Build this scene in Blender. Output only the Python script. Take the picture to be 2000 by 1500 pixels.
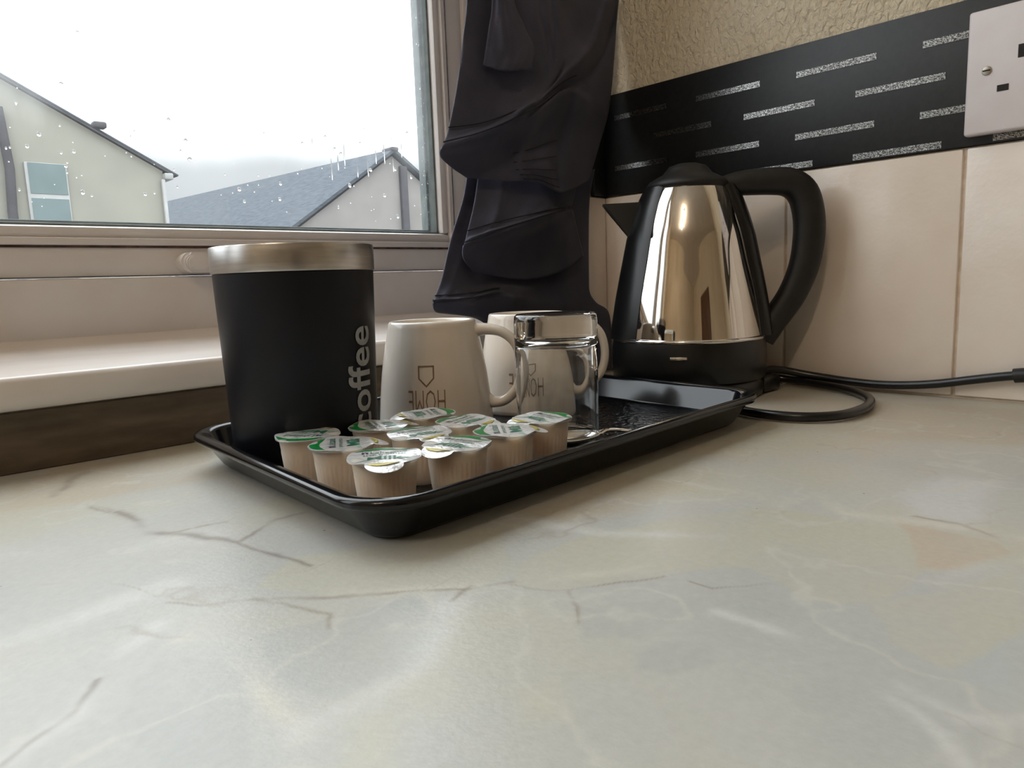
import bpy, bmesh, math, random
import numpy as np
from mathutils import Vector, Matrix

# ------------------------------------------------------------------ clear
for o in list(bpy.data.objects):
    bpy.data.objects.remove(o, do_unlink=True)
SC = bpy.context.scene
COL = SC.collection
random.seed(7)
RNG = np.random.default_rng(11)

# ------------------------------------------------------------------ camera
cam_d = bpy.data.cameras.new('camera')
cam_d.sensor_width = 36.0
cam_d.lens = 1400.0 / 2000.0 * 36.0
cam_d.clip_start = 0.01
cam_d.clip_end = 300
cam = bpy.data.objects.new('camera', cam_d)
COL.objects.link(cam)
CR = Vector((0.72280, -0.69010, -0.03635))
CU = Vector((0.12429, 0.07807, 0.98917))
CF = Vector((0.67979, 0.71949, -0.14220))
m = Matrix.Identity(4)
for i in range(3):
    m[i][0] = CR[i]; m[i][1] = CU[i]; m[i][2] = -CF[i]
m[0][3], m[1][3], m[2][3] = 0.0, 0.0, 0.112
cam.matrix_world = m
SC.camera = cam

# ------------------------------------------------------------------ world: overcast sky (brighter overhead than at the horizon)
SKY_ZENITH = 4.6
w = bpy.data.worlds.new('overcast_sky')
SC.world = w
w.use_nodes = True
nt = w.node_tree
nt.nodes.clear()
wo = nt.nodes.new('ShaderNodeOutputWorld')
bg = nt.nodes.new('ShaderNodeBackground')
tc = nt.nodes.new('ShaderNodeTexCoord')
sp = nt.nodes.new('ShaderNodeSeparateXYZ')
mx = nt.nodes.new('ShaderNodeMath'); mx.operation = 'MAXIMUM'; mx.inputs[1].default_value = 0.0
ma = nt.nodes.new('ShaderNodeMath'); ma.operation = 'MULTIPLY_ADD'
ma.inputs[1].default_value = SKY_ZENITH * 2 / 3; ma.inputs[2].default_value = SKY_ZENITH / 3
nz = nt.nodes.new('ShaderNodeTexNoise'); nz.inputs['Scale'].default_value = 2.2; nz.inputs['Detail'].default_value = 4
cl = nt.nodes.new('ShaderNodeMapRange'); cl.inputs[1].default_value = 0.3; cl.inputs[2].default_value = 0.7
cl.inputs[3].default_value = 0.8; cl.inputs[4].default_value = 1.2
mu = nt.nodes.new('ShaderNodeMath'); mu.operation = 'MULTIPLY'
L = nt.links.new
L(tc.outputs['Generated'], sp.inputs[0]); L(sp.outputs['Z'], mx.inputs[0]); L(mx.outputs[0], ma.inputs[0])
L(tc.outputs['Generated'], nz.inputs['Vector']); L(nz.outputs['Fac'], cl.inputs[0])
# a darker cloud bank sits on the horizon all the way round
wb = nt.nodes.new('ShaderNodeMath'); wb.operation = 'MULTIPLY_ADD'; wb.inputs[1].default_value = 0.12; wb.inputs[2].default_value = -0.06
hb = nt.nodes.new('ShaderNodeMath'); hb.operation = 'ADD'
bk = nt.nodes.new('ShaderNodeMapRange'); bk.interpolation_type = 'SMOOTHSTEP'
bk.inputs[1].default_value = 0.15; bk.inputs[2].default_value = 0.24; bk.inputs[3].default_value = 0.27; bk.inputs[4].default_value = 1.0
m2 = nt.nodes.new('ShaderNodeMath'); m2.operation = 'MULTIPLY'
L(nz.outputs['Fac'], wb.inputs[0]); L(wb.outputs[0], hb.inputs[0]); L(mx.outputs[0], hb.inputs[1]); L(hb.outputs[0], bk.inputs[0])
L(ma.outputs[0], mu.inputs[0]); L(cl.outputs[0], mu.inputs[1]); L(mu.outputs[0], m2.inputs[0]); L(bk.outputs[0], m2.inputs[1]); L(m2.outputs[0], bg.inputs['Strength'])
bg.inputs['Color'].default_value = (0.93, 0.965, 1.0, 1)
L(bg.outputs[0], wo.inputs[0])

# window portal: guides sky light through the real window opening, gives off nothing itself
pd_ = bpy.data.lights.new('window_portal', 'AREA')
pd_.shape = 'RECTANGLE'; pd_.size = 1.77; pd_.size_y = 1.36
pd_.cycles.is_portal = True
po = bpy.data.objects.new('window_portal', pd_)
COL.objects.link(po)
po.location = (-0.265, 0.745, 0.72)
po.rotation_euler = (math.radians(-90), 0, 0)

LAMP_W = 108.0
SC.view_settings.view_transform = 'Standard'
SC.view_settings.look = 'None'
SC.view_settings.gamma = 1.0
SC.view_settings.use_curve_mapping = False
SC.view_settings.exposure = 0.62

# ------------------------------------------------------------------ helpers
def srgb(r, g, b):
    f = lambda c: (c / 255 / 12.92) if c <= 10 else ((c / 255 + 0.055) / 1.055) ** 2.4
    return (f(r), f(g), f(b), 1)

class Mat:
    def __init__(self, name, color=(0.8, 0.8, 0.8, 1), rough=0.5, metal=0.0, **kw):
        self.m = bpy.data.materials.new(name)
        self.m.use_nodes = True
        self.nt = self.m.node_tree
        self.b = self.nt.nodes['Principled BSDF']
        self.b.inputs['Base Color'].default_value = color
        self.b.inputs['Roughness'].default_value = rough
        self.b.inputs['Metallic'].default_value = metal
        for k, v in kw.items():
            self.b.inputs[k.replace('_', ' ')].default_value = v
        self.tc = None
    def n(self, t, **kw):
        x = self.nt.nodes.new(t)
        for k, v in kw.items():
            if k in x.inputs: x.inputs[k].default_value = v
            else: setattr(x, k, v)
        return x
    def link(self, a, b): self.nt.links.new(a, b)
    def coord(self, scale=(1, 1, 1), which='Object'):
        if self.tc is None: self.tc = self.n('ShaderNodeTexCoord')
        mp = self.n('ShaderNodeMapping'); mp.inputs['Scale'].default_value = scale
        self.link(self.tc.outputs[which], mp.inputs[0])
        return mp.outputs[0]
    def noise(self, scale, detail=3, rough=0.5, cs=(1, 1, 1), which='Object', dist=0.0):
        x = self.n('ShaderNodeTexNoise', Scale=scale, Detail=detail, Roughness=rough, Distortion=dist)
        self.link(self.coord(cs, which), x.inputs['Vector'])
        return x.outputs['Fac']
    def ramp(self, fac, stops):
        r = self.n('ShaderNodeValToRGB')
        e = r.color_ramp.elements
        while len(e) < len(stops): e.new(0.5)
        for el, (p, c) in zip(e, stops):
            el.position = p; el.color = c
        self.link(fac, r.inputs[0])
        return r.outputs[0]
    def color(self, sock): self.link(sock, self.b.inputs['Base Color'])
    def vary(self, c0, c1, scale, detail=3, lo=0.3, hi=0.7, cs=(1, 1, 1), which='Object'):
        self.color(self.ramp(self.noise(scale, detail, cs=cs, which=which), [(lo, c0), (hi, c1)]))
        return self
    def bump(self, scale, dist, strength=1.0, detail=3, cs=(1, 1, 1), which='Object', sock=None, warp=0.0):
        bp = self.n('ShaderNodeBump', Strength=strength, Distance=dist)
        self.link(sock if sock else self.noise(scale, detail, cs=cs, which=which, dist=warp), bp.inputs['Height'])
        self.link(bp.outputs[0], self.b.inputs['Normal'])
        return self

def finish(me, smooth=True, ang=38):
    if smooth:
        me.polygons.foreach_set('use_smooth', [True] * len(me.polygons))
        me.set_sharp_from_angle(angle=math.radians(ang))
    me.update()

def mesh_obj(name, me, mat, parent=None):
    o = bpy.data.objects.new(name, me)
    COL.objects.link(o)
    if mat is not None and len(me.materials) == 0:
        me.materials.append(mat.m if isinstance(mat, Mat) else mat)
    if parent is not None: o.parent = parent
    return o

def from_bm(name, bm, mat, parent=None, smooth=True, ang=38, recalc=True):
    if recalc: bmesh.ops.recalc_face_normals(bm, faces=bm.faces)
    me = bpy.data.meshes.new(name)
    bm.to_mesh(me); bm.free()
    finish(me, smooth, ang)
    return mesh_obj(name, me, mat, parent)

def from_data(name, V, F, mat, parent=None, smooth=True, ang=38):
    bm = bmesh.new()
    vs = [bm.verts.new(v) for v in V]
    for f in F:
        try: bm.faces.new([vs[i] for i in f])
        except ValueError: pass
    return from_bm(name, bm, mat, parent, smooth, ang)

def empty(name, loc, rz=0.0):
    o = bpy.data.objects.new(name, None)
    o.empty_display_size = 0.02
    COL.objects.link(o)
    o.location = loc; o.rotation_euler = (0, 0, rz)
    return o

def tag(o, label=None, cat=None, group=None, kind=None):
    if label: o['label'] = label
    if cat: o['category'] = cat
    if group: o['group'] = group
    if kind: o['kind'] = kind
    return o

def add_box(bm, lo, hi, bevel=0.0, seg=2):
    r = bmesh.ops.create_cube(bm, size=1.0)
    vs = r['verts']
    c = [(a + b) / 2 for a, b in zip(lo, hi)]; s = [b - a for a, b in zip(lo, hi)]
    for v in vs:
        v.co = Vector((v.co.x * s[0] + c[0], v.co.y * s[1] + c[1], v.co.z * s[2] + c[2]))
    if bevel > 0:
        es = list({e for v in vs for e in v.link_edges})
        bmesh.ops.bevel(bm, geom=es, offset=bevel, segments=seg, affect='EDGES', profile=0.5)

def box(name, lo, hi, mat, parent=None, bevel=0.0, seg=2, smooth=True):
    bm = bmesh.new(); add_box(bm, lo, hi, bevel, seg)
    return from_bm(name, bm, mat, parent, smooth)

def lathe_data(prof, seg=64, a0=0.0, a1=None, closed_prof=False):
    """prof: list of (r, z). r==0 becomes a pole."""
    full = a1 is None
    if full: a1 = a0 + 2 * math.pi
    n = seg if full else seg + 1
    V, F, rings = [], [], []
    for r, z in prof:
        if r < 1e-7:
            rings.append([len(V)]); V.append((0, 0, z))
        else:
            ring = []
            for i in range(n):
                a = a0 + (a1 - a0) * i / seg
                ring.append(len(V)); V.append((r * math.cos(a), r * math.sin(a), z))
            rings.append(ring)
    pairs = list(zip(rings[:-1], rings[1:]))
    if closed_prof: pairs.append((rings[-1], rings[0]))
    for A, B in pairs:
        for i in range(seg):
            j = (i + 1) % n if full else i + 1
            if len(A) == 1 and len(B) == 1: continue
            if len(A) == 1: F.append((A[0], B[i], B[j]))
            elif len(B) == 1: F.append((A[i], A[j], B[0]))
            else: F.append((A[i], A[j], B[j], B[i]))
    return V, F

def lathe(name, prof, mat, parent=None, seg=64, a0=0.0, a1=None, closed_prof=False, ang=38):
    V, F = lathe_data(prof, seg, a0, a1, closed_prof)
    if closed_prof and a1 is not None:      # close the two cut ends
        n = seg + 1; k = len(prof)
        F.append(tuple(i * n for i in range(k))); F.append(tuple(i * n + seg for i in reversed(range(k))))
    return from_data(name, V, F, mat, parent, True, ang)

def catmull(P, n):
    """resample a list of tuples with n points per span"""
    P = [np.array(p, float) for p in P]
    Q = [2 * P[0] - P[1]] + P + [2 * P[-1] - P[-2]]
    out = []
    for i in range(1, len(Q) - 2):
        p0, p1, p2, p3 = Q[i - 1:i + 3]
        for k in range(n):
            t = k / n
            out.append(0.5 * (2 * p1 + (p2 - p0) * t + (2 * p0 - 5 * p1 + 4 * p2 - p3) * t * t + (3 * p1 - p0 - 3 * p2 + p3) * t ** 3))
    out.append(P[-1])
    return out

def sweep_data(path, ra, rb=None, seg=16, up=(0, 0, 1), cap=True, power=2.0):
    """tube along path; ra, rb = half widths along side / up (scalars or lists)."""
    n = len(path)
    path = [Vector(p) for p in path]
    A = ra if isinstance(ra, (list, tuple)) else [ra] * n
    B = (rb if isinstance(rb, (list, tuple)) else [rb] * n) if rb is not None else A
    V, F = [], []
    up = Vector(up)
    for i, p in enumerate(path):
        t = (path[min(i + 1, n - 1)] - path[max(i - 1, 0)]).normalized()
        s = t.cross(up)
        if s.length < 1e-4: s = t.cross(Vector((1, 0, 0)))
        s.normalize(); u = s.cross(t).normalized(); up = u if rb is None else up
        for k in range(seg):
            a = 2 * math.pi * k / seg
            c, d = math.cos(a), math.sin(a)
            c = math.copysign(abs(c) ** (2 / power), c); d = math.copysign(abs(d) ** (2 / power), d)
            V.append(tuple(p + s * (A[i] * c) + u * (B[i] * d)))
    for i in range(n - 1):
        for k in range(seg):
            j = (k + 1) % seg
            F.append((i * seg + k, i * seg + j, (i + 1) * seg + j, (i + 1) * seg + k))
    if cap:
        F.append(tuple(range(seg))[::-1]); F.append(tuple((n - 1) * seg + k for k in range(seg)))
    return V, F

def sweep(name, path, ra, mat, parent=None, **kw):
    V, F = sweep_data(path, ra, **kw)
    return from_data(name, V, F, mat, parent, True, 50)

def text_mesh(body, size, extrude=0.0, res=3, offset=0.0):
    """returns verts (np Nx3, centred) and faces of lettering laid out in the XY plane"""
    cu = bpy.data.curves.new('lettering', 'FONT')
    cu.body = body; cu.size = size; cu.extrude = extrude; cu.resolution_u = res; cu.offset = offset
    cu.align_x = 'CENTER'; cu.align_y = 'CENTER'
    ob = bpy.data.objects.new('lettering_tmp', cu)
    COL.objects.link(ob)
    dg = bpy.context.evaluated_depsgraph_get()
    me = bpy.data.meshes.new_from_object(ob.evaluated_get(dg))
    V = np.array([v.co[:] for v in me.vertices]); F = [tuple(p.vertices) for p in me.polygons]
    bpy.data.objects.remove(ob, do_unlink=True); bpy.data.meshes.remove(me); bpy.data.curves.remove(cu)
    return V, F

def subdivide_long(V, F, maxlen):
    bm = bmesh.new()
    vs = [bm.verts.new(v) for v in V]
    for f in F:
        try: bm.faces.new([vs[i] for i in f])
        except ValueError: pass
    bmesh.ops.triangulate(bm, faces=bm.faces)
    for _ in range(4):
        es = [e for e in bm.edges if e.calc_length() > maxlen]
        if not es: break
        bmesh.ops.subdivide_edges(bm, edges=es, cuts=1)
        bmesh.ops.triangulate(bm, faces=bm.faces)
    bm.verts.ensure_lookup_table(); bm.verts.index_update()
    V2 = np.array([v.co[:] for v in bm.verts]); F2 = [tuple(v.index for v in f.verts) for f in bm.faces]
    bm.free()
    return V2, F2

# ------------------------------------------------------------------ materials
M = {}
M['plaster'] = Mat('textured_plaster', srgb(226, 214, 186), 0.75)
M['plaster'].vary(srgb(226, 212, 186), srgb(240, 230, 208), 14)
M['plaster'].bump(190, 0.0055, 1.0, 5, cs=(1, 1, .7), warp=0.7)
M['paint'] = Mat('cream_wall_paint', srgb(222, 210, 188), 0.7).vary(srgb(214, 201, 178), srgb(226, 215, 194), 3)
M['ceiling'] = Mat('white_ceiling_paint', srgb(238, 234, 226), 0.8).vary(srgb(234, 229, 220), srgb(242, 239, 232), 4)
M['floorwood'] = Mat('brown_floor', srgb(120, 92, 66), 0.5).vary(srgb(104, 78, 54), srgb(138, 108, 80), 6, cs=(1, 8, 1))
M['sillpaint'] = Mat('white_gloss_sill_paint', srgb(230, 224, 220), 0.22).vary(srgb(224, 215, 209), srgb(236, 232, 229), 9, cs=(1, 3, 3))
M['under_sill_strip'] = Mat('dark_taupe_strip', srgb(104, 90, 74), 0.6).vary(srgb(92, 79, 64), srgb(116, 101, 84), 30, cs=(1, 1, 4))
M['upvc'] = Mat('white_plastic_frame', srgb(222, 217, 214), 0.35).vary(srgb(216, 208, 204), srgb(226, 222, 220), 12)
M['gasket'] = Mat('grey_green_gasket', srgb(108, 116, 116), 0.6).vary(srgb(96, 104, 104), srgb(122, 130, 128), 60)
M['mould'] = Mat('dark_mould', srgb(78, 52, 44), 0.9).vary(srgb(58, 36, 32), srgb(110, 84, 74), 120)
M['tile'] = Mat('cream_glazed_tile', srgb(236, 224, 212), 0.22).vary(srgb(233, 219, 206), srgb(240, 231, 221), 16)
M['tile'].bump(90, 0.0006, 0.7, 3)
M['grout'] = Mat('pale_grout', srgb(222, 207, 190), 0.9).vary(srgb(204, 186, 166), srgb(230, 217, 202), 80)
M['border'] = Mat('black_border_tile', srgb(26, 27, 29), 0.42).vary(srgb(22, 23, 25), srgb(31, 32, 34), 200)
M['black_plastic'] = Mat('black_plastic', srgb(17, 17, 18), 0.32).vary(srgb(14, 14, 15), srgb(22, 22, 23), 60)
M['black_matte'] = Mat('black_soft_plastic', srgb(24, 23, 24), 0.5).vary(srgb(20, 19, 20), srgb(30, 29, 30), 80)
M['cable'] = Mat('black_cable', srgb(16, 15, 16), 0.28).vary(srgb(13, 12, 13), srgb(21, 20, 21), 90)
M['steel'] = Mat('polished_steel', srgb(226, 220, 212), 0.045, 1.0).vary(srgb(220, 213, 204), srgb(232, 227, 220), 5)
M['brushed'] = Mat('brushed_steel', srgb(200, 198, 195), 0.30, 1.0).vary(srgb(188, 186, 184), srgb(210, 208, 206), 40, cs=(1, 1, 12))
M['chrome'] = Mat('chrome', srgb(235, 232, 228), 0.08, 1.0).vary(srgb(228, 224, 219), srgb(240, 238, 235), 20)
M['tin'] = Mat('navy_black_tin', srgb(14, 16, 24), 0.40, Specular_IOR_Level=0.3).vary(srgb(12, 14, 21), srgb(17, 19, 28), 30)
M['letter_grey'] = Mat('grey_lettering', srgb(158, 160, 162), 0.6).vary(srgb(148, 150, 152), srgb(168, 170, 172), 200)
M['ceramic'] = Mat('cream_white_glaze', srgb(226, 217, 206), 0.12).vary(srgb(223, 213, 201), srgb(229, 221, 211), 20)
M['print_brown'] = Mat('brown_print', srgb(134, 108, 88), 0.5).vary(srgb(122, 96, 76), srgb(148, 122, 102), 300)
M['jigger'] = Mat('cream_milk_pot_plastic', srgb(238, 220, 203), 0.4, Subsurface_Weight=1.0, Subsurface_Scale=0.015)
M['jigger'].b.inputs['Subsurface Radius'].default_value = (1.0, .85, .7)
M['jigger'].vary(srgb(235, 216, 198), srgb(242, 226, 210), 90)
M['foil'] = Mat('white_foil_lid', srgb(226, 226, 226), 0.24, 0.35).vary(srgb(214, 216, 216), srgb(234, 234, 234), 150)
M['foil'].bump(260, 0.0010, 0.55, 3)
M['foil_green'] = Mat('green_print', srgb(10, 122, 52), 0.3).vary(srgb(6, 112, 46), srgb(18, 134, 62), 200)
M['foil_pale'] = Mat('pale_green_print', srgb(158, 190, 174), 0.3, 0.2).vary(srgb(142, 178, 160), srgb(178, 204, 190), 200)
M['foil_text'] = Mat('dark_green_lettering', srgb(32, 92, 70), 0.4).vary(srgb(26, 82, 62), srgb(40, 104, 80), 200)
M['foil_purple'] = Mat('dark_purple_print', srgb(58, 44, 74), 0.4).vary(srgb(50, 38, 66), srgb(68, 54, 84), 200)
M['foil_gold'] = Mat('yellow_gold_print', srgb(184, 170, 74), 0.3, 0.2).vary(srgb(168, 150, 60), srgb(198, 188, 96), 200)
M['socket'] = Mat('white_socket_plastic', srgb(224, 217, 219), 0.3).vary(srgb(221, 213, 215), srgb(227, 221, 223), 40)
M['slot'] = Mat('dark_slot', srgb(22, 18, 16), 0.7).vary(srgb(16, 13, 12), srgb(30, 25, 22), 90)
M['screw'] = Mat('screw_steel', srgb(176, 170, 160), 0.28, 1.0).vary(srgb(164, 157, 146), srgb(190, 185, 176), 200)
M['red'] = Mat('red_switch_mark', srgb(190, 40, 34), 0.4).vary(srgb(180, 34, 28), srgb(198, 48, 40), 90)
M['lamp_black'] = Mat('door_wood', srgb(96, 66, 46), 0.5).vary(srgb(80, 54, 36), srgb(112, 80, 58), 7, cs=(9, 9, 1))
M['handle_metal'] = Mat('door_handle_metal', srgb(180, 172, 160), 0.25, 1.0).vary(srgb(168, 160, 148), srgb(190, 184, 174), 50)

# tray: glossy black plastic with a pebbled floor
M['tray'] = Mat('glossy_black_tray', srgb(13, 14, 17), 0.13, Specular_IOR_Level=0.42).vary(srgb(12, 13, 16), srgb(15, 16, 20), 40)
M['tray_floor'] = Mat('pebbled_black_tray_floor', srgb(19, 20, 23), 0.22).vary(srgb(16, 17, 20), srgb(24, 25, 29), 120)
M['tray_floor'].bump(170, 0.0022, 1.0, 2)

# cloth
M['cloth'] = Mat('charcoal_navy_cloth', srgb(46, 44, 54), 0.85, Sheen_Weight=0.08, Sheen_Roughness=0.5)
M['cloth'].vary(srgb(53, 55, 72), srgb(70, 70, 88), 25, cs=(1, 1, 1))
M['cloth'].bump(900, 0.0006, 0.5, 2)
M['cloth_seam'] = Mat('dark_seam_thread', srgb(38, 36, 44), 0.9).vary(srgb(34, 32, 40), srgb(44, 42, 50), 200)

# clear tumbler glass
def glass_mat(name, ior=1.5, rough=0.0, color=(1, 1, 1, 1)):
    x = Mat(name)
    x.nt.nodes.remove(x.b)
    g = x.n('ShaderNodeBsdfGlass', Roughness=rough, IOR=ior); g.inputs['Color'].default_value = color
    x.link(g.outputs[0], x.nt.nodes['Material Output'].inputs[0])
    return x
M['glass'] = glass_mat('clear_tumbler_glass', 1.5, 0.0, (0.985, 0.99, 0.99, 1))
M['drop'] = glass_mat('rain_water', 1.33)

# glitter bars on the border: sparkling flecks
g = Mat('silver_glitter', srgb(150, 148, 142), 0.24, 1.0)
vo = g.n('ShaderNodeTexVoronoi', Scale=1500.0); g.link(g.coord(), vo.inputs['Vector'])
g.color(g.ramp(vo.outputs['Color'], [(0.2, srgb(50, 50, 50)), (0.9, srgb(196, 194, 190))]))
bp = g.n('ShaderNodeBump', Strength=1.0, Distance=0.0007); g.link(vo.outputs['Color'], bp.inputs['Height']); g.link(bp.outputs[0], g.b.inputs['Normal'])
M['glitter'] = g

# window pane: thin clear glass, with condensation (a whitish scattering film) above a wavy line
pm = Mat('rainy_window_pane')
pm.nt.nodes.remove(pm.b)
tr = pm.n('ShaderNodeBsdfTransparent'); tr.inputs['Color'].default_value = (0.96, 0.975, 0.975, 1)
gl = pm.n('ShaderNodeBsdfGlossy', Roughness=0.02)
lw_ = pm.n('ShaderNodeLayerWeight', Blend=0.5)
mg = pm.n('ShaderNodeMixShader')
p5 = pm.n('ShaderNodeMath', operation='POWER'); p5.inputs[1].default_value = 5.0
pm.link(lw_.outputs['Facing'], p5.inputs[0])
sch = pm.n('ShaderNodeMath', operation='MULTIPLY_ADD'); sch.inputs[1].default_value = 0.9; sch.inputs[2].default_value = 0.03
pm.link(p5.outputs[0], sch.inputs[0])
pm.link(sch.outputs[0], mg.inputs[0]); pm.link(tr.outputs[0], mg.inputs[1]); pm.link(gl.outputs[0], mg.inputs[2])
tl = pm.n('ShaderNodeBsdfTranslucent'); tl.inputs['Color'].default_value = (0.95, 0.97, 0.98, 1)
mf = pm.n('ShaderNodeMixShader')
sx = pm.n('ShaderNodeSeparateXYZ'); pm.link(pm.coord(), sx.inputs[0])
nA = pm.noise(9, 3, cs=(1, 1, 0.8)); nB = pm.noise(60, 3, 0.6, cs=(1, 1, 0.16))
def mth(M_, op, a, b=None, c=None):
    x = M_.n('ShaderNodeMath', operation=op)
    for i, v in enumerate((a, b, c)):
        if v is None: continue
        if isinstance(v, (int, float)): x.inputs[i].default_value = v
        else: M_.link(v, x.inputs[i])
    return x.outputs[0]
lvl = mth(pm, 'ADD', mth(pm, 'MULTIPLY_ADD', nA, 0.10, -0.05), mth(pm, 'MULTIPLY_ADD', nB, 0.05, -0.025))
hgt = mth(pm, 'ADD', sx.outputs['Z'], lvl)
mr = pm.n('ShaderNodeMapRange', interpolation_type='SMOOTHSTEP'); pm.link(hgt, mr.inputs[0])
mr.inputs[1].default_value = 0.235; mr.inputs[2].default_value = 0.285; mr.inputs[3].default_value = 0.015; mr.inputs[4].default_value = 0.10
pm.link(mr.outputs[0], mf.inputs[0]); pm.link(mg.outputs[0], mf.inputs[1]); pm.link(tl.outputs[0], mf.inputs[2])
pm.link(mf.outputs[0], pm.nt.nodes['Material Output'].inputs[0])
M['pane'] = pm

# outdoors
M['render_wall'] = Mat('cream_rendered_wall', srgb(136, 134, 124), 0.9, Specular_IOR_Level=0.1).vary(srgb(131, 129, 119), srgb(141, 139, 128), 1.2)
M['render_wall2'] = Mat('beige_rendered_wall', srgb(110, 106, 102), 0.9, Specular_IOR_Level=0.1).vary(srgb(124, 120, 116), srgb(138, 134, 130), 0.8)
M['slate'] = Mat('grey_slate_roof', srgb(60, 64, 70), 0.9, Specular_IOR_Level=0.08).vary(srgb(61, 66, 72), srgb(77, 82, 88), 3, cs=(1, 1, 6))
M['verge'] = Mat('dark_roof_verge', srgb(58, 56, 60), 0.8).vary(srgb(52, 50, 54), srgb(64, 62, 66), 4)
M['far_glass'] = Mat('grey_green_window_glass', srgb(76, 88, 88), 0.3).vary(srgb(88, 103, 103), srgb(102, 117, 117), 1.5)
M['far_frame'] = Mat('white_far_frame', srgb(124, 124, 122), 0.6).vary(srgb(142, 142, 140), srgb(156, 156, 154), 3)
M['ground'] = Mat('grey_tarmac', srgb(104, 104, 104), 0.9).vary(srgb(94, 94, 94), srgb(114, 114, 114), 1)

# ================================================================== SETTING
XR, YB = 0.690, 0.556          # right wall face, window wall face
FZ, CZ = -0.90, 1.50           # room floor and ceiling heights (worktop surface is z = 0)
XL, YF = -2.20, -2.20          # the other two walls
WX0, WX1, WZ0, WZ1 = -1.15, 0.620, 0.040, 1.40   # window opening
YO = 0.74                      # outer face of the window wall

def struct(o): return tag(o, kind='structure')

struct(box('floor', (XL - .1, YF - .1, FZ - .1), (XR + .1, YO, FZ), M['floorwood']))
struct(box('ceiling', (XL - .1, YF - .1, CZ), (XR + .1, YO, CZ + .1), M['ceiling']))
bm = bmesh.new()
for lo, hi in (((XL, YB, FZ), (XR, YO, WZ0)), ((XL, YB, WZ1), (XR, YO, CZ)), ((XL, YB, WZ0), (WX0, YO, WZ1)), ((WX1, YB, WZ0), (XR, YO, WZ1))):
    add_box(bm, lo, hi)
wall_back = struct(from_bm('wall_back', bm, M['paint'], smooth=False))
box('under_sill_strip', (XL + .6, YB - .005, .0002), (WX1 - .001, YB, .0395), M['under_sill_strip'], wall_back, bevel=.001)  # thin dark taupe strip along the wall between worktop and sill
wall_right = struct(box('wall_right', (XR, YF, FZ), (XR + .1, YO, CZ), M['plaster'], smooth=False))
struct(box('wall_left', (XL - .1, YF, FZ), (XL, YO, CZ), M['paint'], smooth=False))
struct(box('wall_front', (XL, YF - .1, FZ), (XR, YF, CZ), M['paint'], smooth=False))
# a plain brown door on the far side of the room (mirrored in the kettle)
dr = struct(box('door_1', (-1.25, YF, FZ), (-0.42, YF + .04, FZ + 1.98), M['lamp_black'], bevel=.004))
for z0, z1 in ((FZ + .12, FZ + .85), (FZ + 1.0, FZ + 1.85)):
    for x0, x1 in ((-1.17, -.88), (-.79, -.50)):
        box('door_panel', (x0, YF + .035, z0), (x1, YF + .052, z1), M['lamp_black'], dr, bevel=.008)
sweep('door_handle', [(-.50, YF + .06, FZ + 1.0), (-.52, YF + .09, FZ + 1.0), (-.62, YF + .09, FZ + 1.0)], .008, M['handle_metal'], dr)

# --- wall tiles under the border, as pieces of the right wall and of the short return beside the window
TZ = 0.2055
ys = [YB - .002, 0.4790, 0.3292, 0.1794, 0.0296, -0.1202, -0.27]
box('grout_bed', (XR - .0030, ys[-1], 0.0), (XR + .001, YB, TZ), M['grout'], wall_right)
g2 = .0013
tile_me = None
for a, b in zip(ys[:-1], ys[1:]):
    box('tile', (XR - .0060, b + g2, .002), (XR, a - g2, TZ - .0008), M['tile'], wall_right, bevel=.0016)
box('tile', (WX1 + .006, YB - .006, .002), (XR - .007, YB, TZ - .0008), M['tile'], wall_back, bevel=.0016)
# --- black border with glitter bars
BZ0, BZ1 = 0.2062, 0.3190
bs = box('border_strip', (XR - .0070, -.27, BZ0), (XR, YB, BZ1), M['border'], wall_right, bevel=.001)
box('border_strip', (WX1 + .042, YB - .007, BZ0), (XR - .0072, YB, BZ1), M['border'], wall_back, bevel=.001)
per, ln = 0.1072, 0.0708
bar_me = None
for z, off in ((.2925, .250), (.2644, .1958), (.2364, .250), (.2103, .1965)):
    for k in range(-4, 4):
        y0 = off + k * per
        if y0 < -.26 or y0 + ln > YB - .01: continue
        if bar_me is None:
            o = box('glitter_bar', (0, 0, -.0028), (.0006, ln, .0028), M['glitter'], bs); bar_me = o.data
        else:
            o = mesh_obj('glitter_bar', bar_me, None, bs)
        o.location = (XR - .0074, y0, z)

# --- window ---------------------------------------------------------
YW = 0.660                     # room-side face of the frame
win = struct(empty('window_1', (0, YW, 0.0745)))
def wp(o):
    o.parent = win; o.matrix_parent_inverse = Matrix.Translation((0, -YW, -0.0745)); return o
def ring_frame(name, x0, x1, z0, z1, wdt, ya, yb, mat, bev=.002):
    bm = bmesh.new()
    for lo, hi in (((x0, ya, z0), (x1, yb, z0 + wdt)), ((x0, ya, z1 - wdt), (x1, yb, z1)), ((x0, ya, z0 + wdt), (x0 + wdt, yb, z1 - wdt)), ((x1 - wdt, ya, z0 + wdt), (x1, yb, z1 - wdt))):
        add_box(bm, lo, hi, bev)
    return wp(from_bm(name, bm, mat))
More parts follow.
